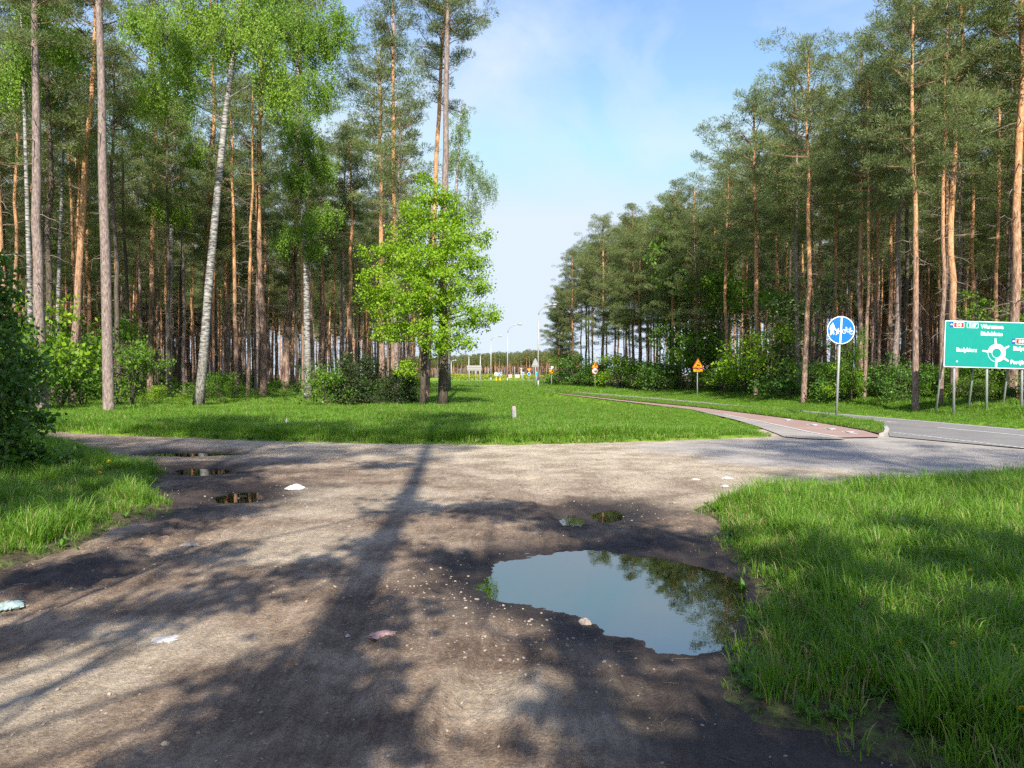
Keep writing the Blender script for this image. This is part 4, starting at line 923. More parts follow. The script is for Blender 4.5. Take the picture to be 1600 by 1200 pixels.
# ------------------------------------------------------------------ trees behind the viewpoint that throw the dappled shade
rnd = random.Random(4)
def shade_pine(sx, base_y, H, kind, label):
    put_tree(kind, sx, base_y, H, (0, 0), False, label)
shade_pine(-0.42, -5.2, 25, LONGP[0], 'tall pine standing just behind the viewpoint')
t = thing('shadow_trunk', 'bare pine trunk added behind the viewpoint for its shadow', 'dead tree', (0.92, -6.2, 0)); g = Geo(); g.tube([(0, 0, 0), (.05, 0, 4), (.02, 0, 9.2)], [.15, .13, .09], 12, 0); link('trunk', g.mesh('trunk', [M['greybark']], True), t)  # unseen trunk, left without a crown so only its shadow band falls
for k, (sx, yy, H, kk) in enumerate([(-6.5, -4, 23, LONGP[1]), (-9.5, -7, 21, PINES[1]), (-13, -5, 22, LONGP[0]), (-4.2, -5, 22, LONGP[1]), (8.0, -8, 22, LONGP[1]), (11.5, -11, 21, EDGEP[1]), (-16, -9, 21, EDGEP[1]), (14.5, -9, 20, EDGEP[3]), (-7.5, -13, 20, EDGEP[3])]):
    put_tree(kk, sx, yy, H, (0, 0), False, 'pine of the wood behind the viewpoint', 'pines of the wood behind the viewpoint')
def shade_tree(label, trunk, spots):
    """crown blobs hung where their shadows fall on the listed ground pixels: (px, py, radius, height)"""
    X, Y = trunk; Z = gz(X, Y); bl = []
    for (px, py, r, H) in spots:
        q = G(px, py); s = H / TAN; bl.append((q[0] - SHD.x * s - X, q[1] - SHD.y * s - Y, H - Z, r, r * .6))
    top = max(b[2] for b in bl)
    plant('shade_oak', label, 'oak tree', leafy(rng, [([(0, 0, 0), (.1, 0, top * .35), (0, .1, top * .7), (.1, 0, top)], [.12, .09, .05, .02])], bl, 'midleaf', 'darkbark', (.12, .18), 40, 13, 0, .1), (X, Y, Z - .03))  # unseen oak, its crown laid out only by the wanted shade
shade_tree('unseen leafy oak behind the viewpoint to the left, crown shaped for its shade', (-3.0, -6.0), [(40, 990, .30, 6), (150, 965, .28, 6), (270, 945, .26, 6), (380, 915, .28, 6.2), (500, 885, .30, 6.5), (590, 850, .4, 7), (650, 790, .6, 7.5),
           (420, 1060, .20, 6.2), (520, 1040, .24, 6), (560, 1120, .24, 5.8), (460, 1130, .26, 6), (380, 1150, .22, 6), (500, 1190, .22, 6), (300, 1185, .16, 6.2), (600, 960, .22, 6.4), (700, 870, .35, 7.2), (300, 870, .4, 7), (160, 880, .4, 7), (340, 800, .7, 8), (230, 830, .5, 7.6), (60, 900, .4, 6.8)])
shade_tree('unseen leafy oak behind the viewpoint to the right, crown shaped for its shade', (3.4, -6.5), [(1450, 900, .65, 7), (1300, 930, .5, 6.5), (1550, 990, .5, 7), (1430, 1080, .4, 6.3), (1250, 880, .5, 7.5), (1560, 1130, .42, 6), (1330, 1000, .4, 6.2), (1480, 1180, .3, 6), (1200, 950, .35, 7), (1420, 850, .4, 8.3),
           (980, 840, .5, 8), (880, 820, .5, 7.6), (920, 1130, .16, 6.4), (900, 1010, .2, 6.8), (1600, 900, .6, 7.5), (1180, 1150, .3, 6.2), (1240, 1060, .28, 6.2), (1080, 840, .5, 8), (1330, 1180, .22, 6), (1600, 1060, .5, 6.4), (770, 800, .6, 8.2), (1520, 870, .4, 8), (1080, 1190, .2, 6), (1220, 1000, .45, 6.6), (1190, 1080, .3, 6.2), (1290, 1090, .3, 6), (1370, 1040, .35, 6.2)])
shade_tree('unseen leafy oak behind the viewpoint at the far left, crown shaped for its shade', (-8.5, -4), [(60, 740, 1.2, 8), (180, 760, 1.0, 8), (-80, 800, 1.2, 7.5), (250, 745, .9, 8.5), (90, 700, 1.2, 9), (330, 740, .9, 9.5), (110, 800, .8, 8), (0, 790, .9, 8), (440, 720, .9, 10), (600, 725, .6, 10)])

# ------------------------------------------------------------------ grass and small ground cover
def tuft(seed, n, h0, h1, rad_, wd=0.006, bend=0.5, mat='grass', dry=0.0):
    r = np.random.default_rng(seed); g = Geo()
    a = r.uniform(0, 6.28, n); q = np.sqrt(r.random(n)) * rad_; b = np.stack([np.cos(a) * q, np.sin(a) * q, np.full(n, -0.02)], -1)
    la = a + r.normal(0, 1.0, n); H = r.uniform(h0, h1, n); B = H * bend * r.uniform(0.2, 1.3, n); ld = np.stack([np.cos(la), np.sin(la), np.zeros(n)], -1); up = np.array([0, 0, 1.0])
    sd_ = np.stack([-np.sin(la), np.cos(la), np.zeros(n)], -1); fa = r.uniform(-0.9, 0.9, n)[:, None]; sd_ = unit(sd_ * np.cos(fa) + ld * np.sin(fa))
    W = wd * r.uniform(.6, 1.3, n)[:, None] / 2
    p1 = b + up * (H * .45)[:, None] + ld * (B * .15)[:, None]; p2 = b + up * (H * .82)[:, None] + ld * (B * .5)[:, None]; p3 = b + up * (H * (1 - .12 * bend))[:, None] + ld * B[:, None]
    V = np.stack([b - sd_ * W, b + sd_ * W, p1 + sd_ * W, p1 - sd_ * W, p2 + sd_ * W * .7, p2 - sd_ * W * .7, p3], 1).reshape(-1, 3)
    i = np.arange(n)[:, None] * 7
    Q = np.concatenate([i + np.array([0, 1, 2, 3]), i + np.array([3, 2, 4, 5])]); T = i + np.array([5, 4, 6])
    nd = int(n * dry)
    g.add(V, Q, T); me_ = g.mesh('tuft', [M[mat], M['dry']])
    if nd:
        mi = np.zeros(3 * n, np.int32); mi[:nd] = 1; mi[n:n + nd] = 1; mi[2 * n:2 * n + nd] = 1; me_.polygons.foreach_set('material_index', mi)
    return me_
def rosette(seed, n=9, L=0.12):
    r = np.random.default_rng(seed); g = Geo(); a = r.uniform(0, 6.28, n); el = r.uniform(.15, .9, n)
    d = np.stack([np.cos(a) * np.cos(el), np.sin(a) * np.cos(el), np.sin(el)], -1); s_ = np.stack([-np.sin(a), np.cos(a), np.zeros(n)], -1)
    l = r.uniform(.5, 1.1, n) * L; g.kites(np.zeros((n, 3)) + [0, 0, .005], d, s_, l, l * .27); return g.mesh('rosette', [M['weeds']])
TUFTS = [tuft(1, 48, .04, .13, .08, .0045, .6, dry=.06), tuft(2, 54, .07, .18, .085, .0048, .65, dry=.08), tuft(3, 50, .10, .24, .085, .005, .6, dry=.04), tuft(4, 44, .14, .31, .09, .0052, .75, dry=.08), rosette(5, 13, .09), rosette(6, 15, .12), tuft(7, 16, .02, .07, .08, .0045, .8, dry=.15), tuft(8, 18, .05, .16, .10, .004, .9, dry=1.0), rosette(9, 14, .05)]
FTUFT = [tuft(11, 60, .14, .30, .22, .014, .5, dry=.03), tuft(12, 64, .18, .36, .24, .014, .6, dry=.05), tuft(13, 50, .08, .2, .22, .013, .5, dry=.12), rosette(14, 16, .16), tuft(15, 24, .03, .09, .25, .012, .7, dry=.2)]
rg = np.random.default_rng(77)
def cover(n, x0, x1, y0, y1, dens):
    x = rg.uniform(x0, x1, n); y = rg.uniform(y0, y1, n); dm = dirt_mask(x, y); pd = paved_d(x, y)
    k = (pd > 0.05) & (rg.random(n) < dens(x, y, dm)); return x[k], y[k], dm[k]
def finish(name, label, cat, x, y, var, s, src):
    isl = sdf(ISLE, x, y) < 0; z = ground_z(x, y); z = np.where(isl, 0.05, z)
    n = len(x); rot = np.stack([rg.normal(0, .08, n), rg.normal(0, .08, n), rg.uniform(0, 6.28, n)], -1)
    print(name, n); return scatter(name, label, cat, np.stack([x, y, z], -1), rot, np.stack([s, s, s * rg.uniform(.75, 1.15, n)], -1), var, src)
# near right grass
bare = lambda x, y: sstep(0.1, 0.5, np.minimum(np.hypot(x - G(1440, 890)[0], (y - G(1440, 890)[1])) * 1.2, np.hypot(x - G(1400, 1140)[0], y - G(1400, 1140)[1]) * 1.3) + .2 * fbm(x, y, 2.5, 3, 83))
x, y, dm = cover(40000, 1.0, 13.5, 2.0, 12.5, lambda x, y, dm: np.where(dm > 0, np.clip(.62 + dm * .8, 0, 1) * (0.35 + 0.65 * bare(x, y)), .05 * sstep(-.5, -.05, dm)) * (1 - .45 * sstep(7, 12, y)) * (x < .72 * y + 1))
hh = np.clip(dm, 0, .9) / .9; pn = fbm(x, y, 1.5, 3, 88)
v = np.where(hh < .15, rg.choice([6, 0, 4, 6, 8], len(x)), np.where(hh + .5 * pn < .45, rg.choice([0, 0, 1, 1, 4, 6, 7, 8, 8], len(x)), rg.choice([1, 2, 2, 3, 2, 5, 1, 7, 1, 0], len(x))))
finish('grass', 'tall green grass with weeds in the near right corner', 'grass', x, y, v, rg.uniform(.8, 1.3, len(x)) * (1 + .25 * pn), TUFTS)
# near left grass
x, y, dm = cover(42000, -14, -2, 4.5, 20, lambda x, y, dm: np.where((dm > 0) & (sdf(GP([(-1500, 668), (1300, 668), (1300, 740), (-1500, 740)]), x, y) > -9), np.clip(.45 + dm, 0, 1), .03 * sstep(-.4, -.05, dm)) * (x > -.75 * y - 1.2) * (y < 18.2))
pn = fbm(x, y, 1.5, 3, 89); v = np.where(dm < .15, rg.choice([6, 0, 4], len(x)), np.where(pn < 0, rg.choice([0, 1, 1, 4, 8, 7], len(x)), rg.choice([1, 2, 2, 3], len(x))))
finish('grass', 'green grass wedge on the left beside the muddy ruts', 'grass', x, y, v, rg.uniform(.7, 1.2, len(x)), TUFTS)
# meadow
def md(x, y, dm): return (dm > -0.02) * (y > 15.2) * np.where(wood(x, y) > .5, .32, 1.0) * np.clip((30 / y) ** 1.1, .12, 1) * (np.abs(x) < .74 * y + 2)
x, y, dm = cover(150000, -32, 24, 15, 62, md)
wd = wood(x, y); pn = fbm(x, y, .5, 4, 90)
v = np.where(wd > .5, rg.choice([2, 3, 4, 2, 0], len(x)), np.where(dm < .35, rg.choice([4, 3, 2], len(x)), np.where(pn > .1, rg.choice([0, 1, 1], len(x)), rg.choice([0, 0, 2, 1], len(x)))))
s = rg.uniform(.7, 1.1, len(x)) * np.where(sdf(ISLE, x, y) < 0, .55 - .25 * sstep(26, 40, y), 0.3 + 0.7 * sstep(0.2, 4.0, paved_d(x, y)))
s = s * (1 + .5 * np.exp(-((x - G(1150, 680)[0]) ** 2 + (y - G(1150, 680)[1]) ** 2) / 2.0))
finish('grass', 'sunlit meadow grass beyond the dirt track', 'meadow grass', x, y, v, s, FTUFT)
x, y, dm = cover(60000, -60, 10, 62, 140, lambda x, y, dm: .5 * (np.abs(x) < .74 * y + 2))
finish('grass', 'far meadow grass towards the roundabout', 'meadow grass', x, y, rg.choice([0, 1, 2], len(x)), rg.uniform(.9, 1.5, len(x)), FTUFT)

# pebbles, twigs
def pebble(seed, mat):
    r = np.random.default_rng(seed); bmv = []; th = np.linspace(0, math.pi, 6); V = [(0, 0, 1)]; n = 8
    for t in th[1:-1]:
        for k in range(n): a = k * 2 * math.pi / n; V.append((math.sin(t) * math.cos(a), math.sin(t) * math.sin(a), math.cos(t)))
    V.append((0, 0, -1)); V = np.array(V) * (1 + r.uniform(-.22, .22, (len(V), 1))) * np.array([1, r.uniform(.6, .9), r.uniform(.35, .55)]); T = []; Q = []
    for k in range(n): T.append((0, 1 + k, 1 + (k + 1) % n)); T.append((len(V) - 1, 1 + 3 * n + (k + 1) % n, 1 + 3 * n + k))
    for i in range(3):
        for k in range(n): a = 1 + i * n + k; b = 1 + i * n + (k + 1) % n; Q.append((a, a + n, b + n, b))
    return mesh_np('pebble', V, Q, T, mats=[mat])
PEB = [pebble(1, M['stone']), pebble(2, M['stone']), pebble(3, M['palestone']), pebble(4, M['palestone'])]
n = 30000; x = rg.uniform(-5, 4.5, n); y = 2.3 + rg.random(n) ** 1.6 * 11; dm = dirt_mask(x, y); clus = fbm(x, y, .9, 4, 95)
near = np.exp(-np.minimum(np.hypot(x - G(740, 990)[0], y - G(740, 990)[1]), np.hypot(x - G(680, 920)[0], y - G(680, 920)[1])) ** 2 / .5)
k = (dm < -.05) & (rg.random(n) < np.clip(.16 + .5 * clus, .04, .5) + .8 * near) & (sdf(PUD['big'], x, y) > .06); x, y = x[k], y[k]; n = len(x)
s = .0025 + .011 * rg.random(n) ** 4
scatter('gravel', 'small loose pebbles strewn over the dirt track', 'gravel', np.stack([x, y, dz_all(x, y) + s * .2], -1), np.stack([rg.normal(0, .2, n), rg.normal(0, .2, n), rg.uniform(0, 6.28, n)], -1), np.stack([s, s, s], -1), rg.choice([0, 1, 0, 1, 0, 1, 0, 1, 0, 1, 2, 3], n), PEB)
def twigm(seed):
    r = np.random.default_rng(seed); g = Geo(); s = np.linspace(-.5, .5, 6); P = np.stack([s, np.cumsum(r.normal(0, .035, 6)), .006 + np.abs(r.normal(0, .008, 6))], -1)
    g.tube(P, [.012, .011, .010, .009, .007, .004], 4, 0); i = 3; g.tube([P[i], P[i] + [.08, .07, .01], P[i] + [.15, .16, .01]], [.008, .006, .003], 3, 0); return g.mesh('twig', [M['deadwood']])
TW = [twigm(i) for i in range(3)]
n = 2600; x = rg.uniform(-4.5, 3.2, n); y = rg.uniform(2.4, 9, n); k = (dirt_mask(x, y) < -.05) & (sdf(PUD['big'], x, y) > .1); x, y = x[k], y[k]; n = len(x); s = .02 + .15 * rg.random(n) ** 3
scatter('twigs', 'thin dry twigs and needles lying on the dirt', 'twigs', np.stack([x, y, dz_all(x, y) + .001], -1), np.stack([np.zeros(n), np.zeros(n), rg.uniform(0, 6.28, n)], -1), np.stack([s, s, s * .5], -1), rg.integers(0, 3, n), TW)

n = 900; x = rg.uniform(-.6, 2.6, n); y = rg.uniform(4, 8.2, n); d = sdf(PUD['big'], x, y); k = (d < .1) & (rg.random(n) < np.exp(d * 5) * .16 + .25 * sstep(1.2, 2.1, x) * np.exp(d * 2.5)); x, y = x[k], y[k]; n = len(x); s = rg.uniform(.03, .09, n)
scatter('floating_debris', 'bits of twigs and leaves floating on the large puddle', 'debris', np.stack([x, y, np.full(n, WL - .014)], -1), np.stack([np.zeros(n), np.zeros(n), rg.uniform(0, 6.28, n)], -1), np.stack([s, s, s * .5], -1), rg.integers(0, 4, n), TW + [rosette(44, 4, .2)])

# ------------------------------------------------------------------ signs, lamps and other street furniture
def text_geo(txt, size, bold=0.0, align='LEFT'):
    cu = bpy.data.curves.new('lettering', 'FONT'); cu.body = txt; cu.size = size; cu.offset = bold; cu.align_x = align; cu.extrude = 0.0015; cu.resolution_u = 3
    o = bpy.data.objects.new('lettering', cu); C.objects.link(o); bpy.context.view_layer.update()
    me_ = bpy.data.meshes.new_from_object(o.evaluated_get(bpy.context.evaluated_depsgraph_get())); bpy.data.objects.remove(o); return me_
def lettering(parent, txt, x, y, z, size, mat, bold=0.0, align='LEFT', sx=1.0):
    me_ = text_geo(txt, size, bold, align); me_.materials.clear(); me_.materials.append(mat)
    return link('lettering', me_, parent, (x, y, z), (rad(90), 0, 0), (sx, 1, 1))
def rrect(cx, cz, w_, h_, r=0.03, n=4):
    P = []
    for (sx, sz, a0) in ((1, 1, 0), (-1, 1, 90), (-1, -1, 180), (1, -1, 270)):
        for k in range(n + 1):
            a = rad(a0 + 90 * k / n); P.append((cx + sx * (w_ / 2 - r) + r * math.cos(a), cz + sz * (h_ / 2 - r) + r * math.sin(a)))
    return P
def disc(cx, cz, r, n=40): return [(cx + r * math.cos(2 * math.pi * k / n), cz + r * math.sin(2 * math.pi * k / n)) for k in range(n)]
def ring(g, cx, cz, r0, r1, a0, a1, y0, y1, m=0, n=32):
    P = [(cx + r1 * math.cos(rad(a0 + (a1 - a0) * k / n)), cz + r1 * math.sin(rad(a0 + (a1 - a0) * k / n))) for k in range(n + 1)] + \
        [(cx + r0 * math.cos(rad(a1 + (a0 - a1) * k / n)), cz + r0 * math.sin(rad(a1 + (a0 - a1) * k / n))) for k in range(n + 1)]
    g.plate(P, y0, y1, m)
def bar(g, x0, z0, x1, z1, wd, y0, y1, m=0, w1=None):
    d = np.array([x1 - x0, z1 - z0]); d /= np.linalg.norm(d); nrm = np.array([-d[1], d[0]]); w1 = wd if w1 is None else w1
    a, b = np.array([x0, z0]), np.array([x1, z1]); g.plate([tuple(a + nrm * wd / 2), tuple(a - nrm * wd / 2), tuple(b - nrm * w1 / 2), tuple(b + nrm * w1 / 2)], y0, y1, m)
def tri_pts(cx, cz, w_, r=0.04, up=True, h=0.866):
    P = []; hh_ = w_ * h
    cs = [(cx - w_ / 2 + r * 1.7, cz + r, 210), (cx + w_ / 2 - r * 1.7, cz + r, 330), (cx, cz + hh_ - 2 * r, 90)]
    for (x, z, a) in cs:
        for k in (-60, -30, 0, 30, 60): P.append((x + r * math.cos(rad(a + k)), z + r * math.sin(rad(a + k))))
    if not up: P = [(x, 2 * cz + hh_ - z) for x, z in P][::-1]
    return P
def post(name, root, x, y, h, r=0.03, z0=-0.05, mat='steel', sides=12):
    g = Geo(); g.tube([(x, y, z0), (x, y, h * .5), (x, y, h)], [r, r, r], sides, 0); return link(name, g.mesh(name, [M[mat]], smooth=True), root)
def part(name, g, mats, parent, smooth=False): return link(name, g.mesh(name, [M[m] for m in mats], smooth), parent)

# --- big green direction sign
bx, by = G(1489, 655); SC = by / FPX            # metres per photo pixel at the sign
roll = rad(1.55)
root = thing('direction_sign', 'large green roundabout direction sign on six grey posts by the forest', 'road sign', (bx, by, gz(bx, by) - .02))
zt_ = lambda py: CH + (HOR - py) / FPX * by - root.location.z
L0, W_, H_ = (1471.5 - 1489) * SC, 205 * SC, 72.3 * SC
zb = zt_(573.2)
pf = Geo()
brd = link('board', None, root, (L0, -.06, zb), (0, roll, 0))
bpy.data.objects.remove(brd)
g = Geo(); g.plate(rrect(W_ / 2, H_ / 2, W_, H_, .04), 0, .03, 0)
board = part('board', g, ['steel_back'], root); board.location = (L0, -.09, zb); board.rotation_euler = (0, roll, 0)
g = Geo(); g.plate(rrect(W_ / 2, H_ / 2, W_, H_, .04), -.003, 0, 0); part('border', g, ['white'], board)
g = Geo(); g.plate(rrect(W_ / 2, H_ / 2, W_ - .05, H_ - .05, .03), -.006, -.003, 0); part('face', g, ['green'], board)
U = lambda px, py: ((px - 1471.5) * SC, H_ - (py - 501.0) * SC)
# zoomed positions (photo px) with the sign's own tilt removed
def UU(px, py): return U(px, py - (px - 1471.5) * 0.027)
g = Geo(); cx, cz = UU(1553.2, 551.8)
ring(g, cx, cz, 7.1 * SC, 14.0 * SC, -95, 175, -.009, -.006, 0, 40)
def arm(a, r1, wd):
    bar(g, cx + 13 * SC * math.cos(rad(a)), cz + 13 * SC * math.sin(rad(a)), cx + r1 * SC * math.cos(rad(a)), cz + r1 * SC * math.sin(rad(a)), wd * SC, -.0095, -.0062, 0, wd * SC * .6)
arm(97, 23, 3.4); arm(31, 22, 3.2); arm(-33, 22.5, 3.2); arm(172, 22.5, 3.2)
bar(g, cx - .3 * SC, cz - 9 * SC, cx - .2 * SC, cz - 23 * SC, 3.0 * SC, -.0095, -.0062)
ring(g, cx, cz, 7.1 * SC, 7.6 * SC, 175, 265, -.009, -.006, 0, 16); ring(g, cx, cz, 13.3 * SC, 13.8 * SC, 175, 265, -.009, -.006, 0, 16)
part('roundabout_symbol', g, ['white'], board)
def sl(txt, px, py, hpx, mat='white', al='LEFT', sx=1.0, yy=-.009):
    x, z = UU(px, py); return lettering(board, txt, x, yy, z, hpx * SC / 0.70, M[mat], 0.006, al, sx)
sl('Warszawa', 1527.3, 513.2, 5.9, sx=.98); sl('Białebłoto', 1527.3, 524.3, 5.9, sx=1.0); sl('Budykierz', 1490.2, 549.2, 6.0, sx=.93)
sl('Białystok', 1578.4, 547.5, 6.0, sx=.95); sl('Poręba', 1575, 568.6, 6.0, sx=.98)
def shield(px, py, wpx, hpx, mat, txt, tc_='white'):
    x, z = UU(px, py); g = Geo(); g.plate(rrect(x, z, wpx * SC, hpx * SC, .03), -.009, -.006, 0); g.plate(rrect(x, z, (wpx - 1.3) * SC, (hpx - 1.3) * SC, .02), -.012, -.009, 1)
    part('route_shield', g, ['white', mat], board); lettering(board, txt, x, -.0145, z - 2.1 * SC, 4.4 * SC / .7, M[tc_], .008, 'CENTER', .95)
shield(1493, 508.2, 16.5, 8.5, 'red', 'S 8'); shield(1514.3, 508.8, 18, 8.2, 'green', 'E 67'); shield(1590.5, 533.8, 16.5, 9, 'red', 'S 8')
for (px, py) in ((1481.6, 507.6), (1579, 533.6)):
    x, z = UU(px, py); g = Geo(); g.plate(rrect(x, z, 5.4 * SC, 7.4 * SC, .015), -.009, -.006, 0); g.plate([(x - 1.8 * SC, z - .8 * SC), (x + 1.8 * SC, z - .8 * SC), (x + 1.2 * SC, z + 1.4 * SC), (x - 1.2 * SC, z + 1.4 * SC)], -.012, -.009, 1); part('motorway_symbol', g, ['navy', 'white'], board)
x, z = UU(1492, 564.8); g = Geo(); g.plate(disc(x, z, 1.3 * SC, 12), -.009, -.006); part('sticker', g, ['white'], board)
for (px, rear) in ((1490, 0), (1541.2, 0), (1596, 0), (1650, 0)):
    x = (px - 1489) * SC; g = Geo(); g.tube([(x, 0, -.1), (x, 0, zb + H_ * .97 - (x - L0) * math.sin(roll))], [.045, .045], 10, 0); part('front_post', g, ['steel'], root, True)
    xr = x - .24; g = Geo(); g.tube([(xr, .75, -.1), (xr + .02, .45, zb - .2), (xr + .1, .06, zb + H_ * .7)], [.035, .035, .035], 8, 0); part('rear_post', g, ['steel'], root, True)
for f in (.2, .8):
    g = Geo(); g.box((W_ / 2, .05, H_ * f), (W_ - .1, .04, .06)); part('rail', g, ['steel'], board)

# --- round blue footway / cycleway sign
bx, by = G(1306.5, 656); SC = by / FPX; tilt = rad(2.2)
root = thing('path_sign', 'round blue sign with pedestrians and bicycle on a grey pole', 'road sign', (bx, by, .05), (0, tilt, 0))
zc = CH + (HOR - 516) / FPX * by - .05; R_ = 21.7 * SC
post('pole', root, 0, 0, zc + R_ * .8, .042)
g = Geo(); g.plate(disc(0, 0, R_, 48), 0, .02, 0); board = part('board', g, ['steel_back'], root); board.location = (0, -.075, zc); board.rotation_euler = (0, rad(1), 0)
g = Geo(); g.plate(disc(0, 0, R_, 48), -.003, 0); part('border', g, ['white'], board)
g = Geo(); g.plate(disc(0, 0, R_ * .945, 48), -.006, -.003); part('face', g, ['blue'], board)
g = Geo(); bar(g, 0, -R_ * .95, 0, R_ * .95, R_ * .115, -.009, -.006); part('divider', g, ['white'], board)
u = R_ / 31.5    # zoom units: sign radius 31.5 of the enlarged crop, centre (63.5, 53.5)
Z = lambda x, z: ((x - 63.5) * u, (53.5 - z) * u)
g = Geo()
man = [(44.5, 38), (46, 41), (47.5, 44), (50, 50), (54, 54.5), (53, 56), (48.5, 53), (47, 52.5), (47.5, 57), (49, 64), (46, 64), (43.5, 57.5), (41.5, 66), (39, 66), (40.5, 56), (39.5, 53), (38, 55), (38, 47), (40.5, 43), (42.5, 41.5), (43, 38)]
g.plate([Z(*p) for p in man][::-1], -.009, -.006, 0)
kid = [(57, 49), (58.5, 50), (58.5, 53), (60.5, 56.5), (59.5, 57.5), (58.2, 56), (58.6, 62), (57, 62), (55.8, 59), (54, 65), (52.2, 65), (54, 58.5), (53.5, 55.5), (54.5, 52.5), (56, 51.5)]
g.plate([Z(*p) for p in kid][::-1], -.009, -.006, 0)
part('pedestrian_symbol', g, ['white'], board)
g = Geo()
for (x, z) in ((70.5, 56), (87.5, 57)): c_ = Z(x, z); ring(g, c_[0], c_[1], 3.6 * u, 4.8 * u, 0, 359, -.009, -.006, 0, 24)
for (a, b, c_, d) in ((70.5, 56, 75, 49.5), (75, 50, 84, 51), (79.5, 58, 84.5, 50), (79.5, 58, 75, 50.5), (84, 50, 87.5, 57), (75, 50.5, 74, 46.5), (73.5, 46.5, 77, 46.5), (84.8, 50, 84.5, 48), (82.5, 47.7, 86.5, 47.7)):
    p, q = Z(a, b), Z(c_, d); bar(g, p[0], p[1], q[0], q[1], 1.0 * u, -.0092 - .0001 * (a % 7), -.0062)
part('bicycle_symbol', g, ['white'], board)
g = Geo(); g.box((0, -.035, zc + R_ * .4), (.14, .07, .05)); g.box((0, -.035, zc - R_ * .4), (.14, .07, .05)); part('clamp', g, ['steel'], root)

# --- deer warning sign
def far_sign(px, base, name, label, cat='road sign'):
    x, y = G(px, base); r = thing(name, label, cat, (x, y, gz(x, y))); return r, y / FPX, (lambda py: CH + (HOR - py) / FPX * y - r.location.z)
root, SC, zf_ = far_sign(1089.5, 622.5, 'deer_sign', 'yellow triangular deer warning sign with plate below, by the forest')
post('pole', root, 0, 0, zf_(566), .035); x0 = .7 * SC
g = Geo(); g.plate([(x + x0, z) for x, z in tri_pts(0, zf_(575.6), 19 * SC, .05)], -.06, -.045, 0); bd = part('triangle_plate', g, ['red'], root)
g = Geo(); g.plate([(x + x0, z) for x, z in tri_pts(0, zf_(575.6) + 1.1 * SC, 15.4 * SC, .03)], -.064, -.06, 0); part('face', g, ['yellow'], bd)
zc = zf_(570.5); g = Geo()
dp = [(-3.3, 2.2), (-2.2, 2.0), (-1.4, .8), (1.2, .4), (2.6, -.2), (3.8, -2.2), (3.2, -2.4), (2.2, -1.2), (.6, -1.0), (-.6, -1.0), (-2.6, -2.4), (-3.0, -1.9), (-1.8, -.6), (-2.2, .8), (-3.5, 1.6)]
g.plate([(x0 + x * SC * 1.05, zc + z * SC * 1.05) for x, z in dp], -.068, -.064, 0); part('deer_symbol', g, ['black'], bd)
g = Geo(); g.plate(rrect(x0, zf_(578.7), 15.5 * SC, 5.2 * SC, .03), -.06, -.045, 0); pl = part('lower_plate', g, ['black'], root)
g = Geo(); g.plate(rrect(x0, zf_(578.7), 14.6 * SC, 4.5 * SC, .03), -.064, -.06, 0); part('face', g, ['yellow'], pl)
# --- roundabout warning with 50
root, SC, zf_ = far_sign(929.7, 609.3, 'speed_limit_sign', 'yellow roundabout warning triangle above a round 50 limit sign')
post('pole', root, 0, 0, zf_(567), .04)
g = Geo(); g.plate(tri_pts(0, zf_(575), 12 * SC, .06), -.07, -.05, 0); bd = part('triangle_plate', g, ['red'], root)
g = Geo(); g.plate(tri_pts(0, zf_(575) + .8 * SC, 9.6 * SC, .05), -.075, -.07, 0); part('face', g, ['yellow'], bd)
g = Geo(); ring(g, 0, zf_(571.7), .9 * SC, 1.6 * SC, 20, 330, -.08, -.075, 0, 12); part('ring_symbol', g, ['black'], bd)
g = Geo(); g.plate(disc(0, zf_(579.6), 5.0 * SC, 28), -.07, -.05, 0); bd = part('round_plate', g, ['red'], root)
g = Geo(); g.plate(disc(0, zf_(579.6), 4.1 * SC, 28), -.075, -.07, 0); part('face', g, ['white'], bd)
lettering(bd, '50', 0, -.078, zf_(579.6) - 1.9 * SC, 4.2 * SC / .7, M['black'], .012, 'CENTER')
# --- yellow give way sign with striped plate
root, SC, zf_ = far_sign(861.5, 606, 'give_way_sign', 'yellow inverted give way triangle with white striped plate above')
post('pole', root, 0, 0, zf_(573), .05)
g = Geo(); g.plate(tri_pts(0, zf_(586), 9.5 * SC, .08, False, .86), -.08, -.06, 0); bd = part('triangle_plate', g, ['red'], root)
g = Geo(); g.plate(tri_pts(0, zf_(585.2), 7.8 * SC, .06, False, .86), -.085, -.08, 0); part('face', g, ['yellow'], bd)
g = Geo(); c_ = zf_(574.6); g.plate([(-3.8 * SC, c_ - 1.2 * SC), (-1.5 * SC, c_ - 3 * SC), (3.8 * SC, c_ + .9 * SC), (1.6 * SC, c_ + 3 * SC)], -.08, -.06, 0); bd = part('striped_plate', g, ['white'], root)
g = Geo(); bar(g, -1.8 * SC, c_ - 1.6 * SC, 2.6 * SC, c_ + 1.4 * SC, .7 * SC, -.085, -.08); part('stripe', g, ['black'], bd)
# --- back of a triangular sign next to the lamp
root, SC, zf_ = far_sign(836.5, 606.5, 'sign_back', 'grey back of a triangular sign beside the nearest lamp')
post('pole', root, 0, 0, zf_(562), .05)
g = Geo(); g.plate(tri_pts(0, zf_(573), 13 * SC, .08, True, 1.1), -.08, -.05, 0); bd = part('triangle_plate', g, ['steel_back'], root)
g = Geo(); g.box((0, -.1, zf_(570)), (8 * SC, .04, .08)); part('rail', g, ['steel'], bd)
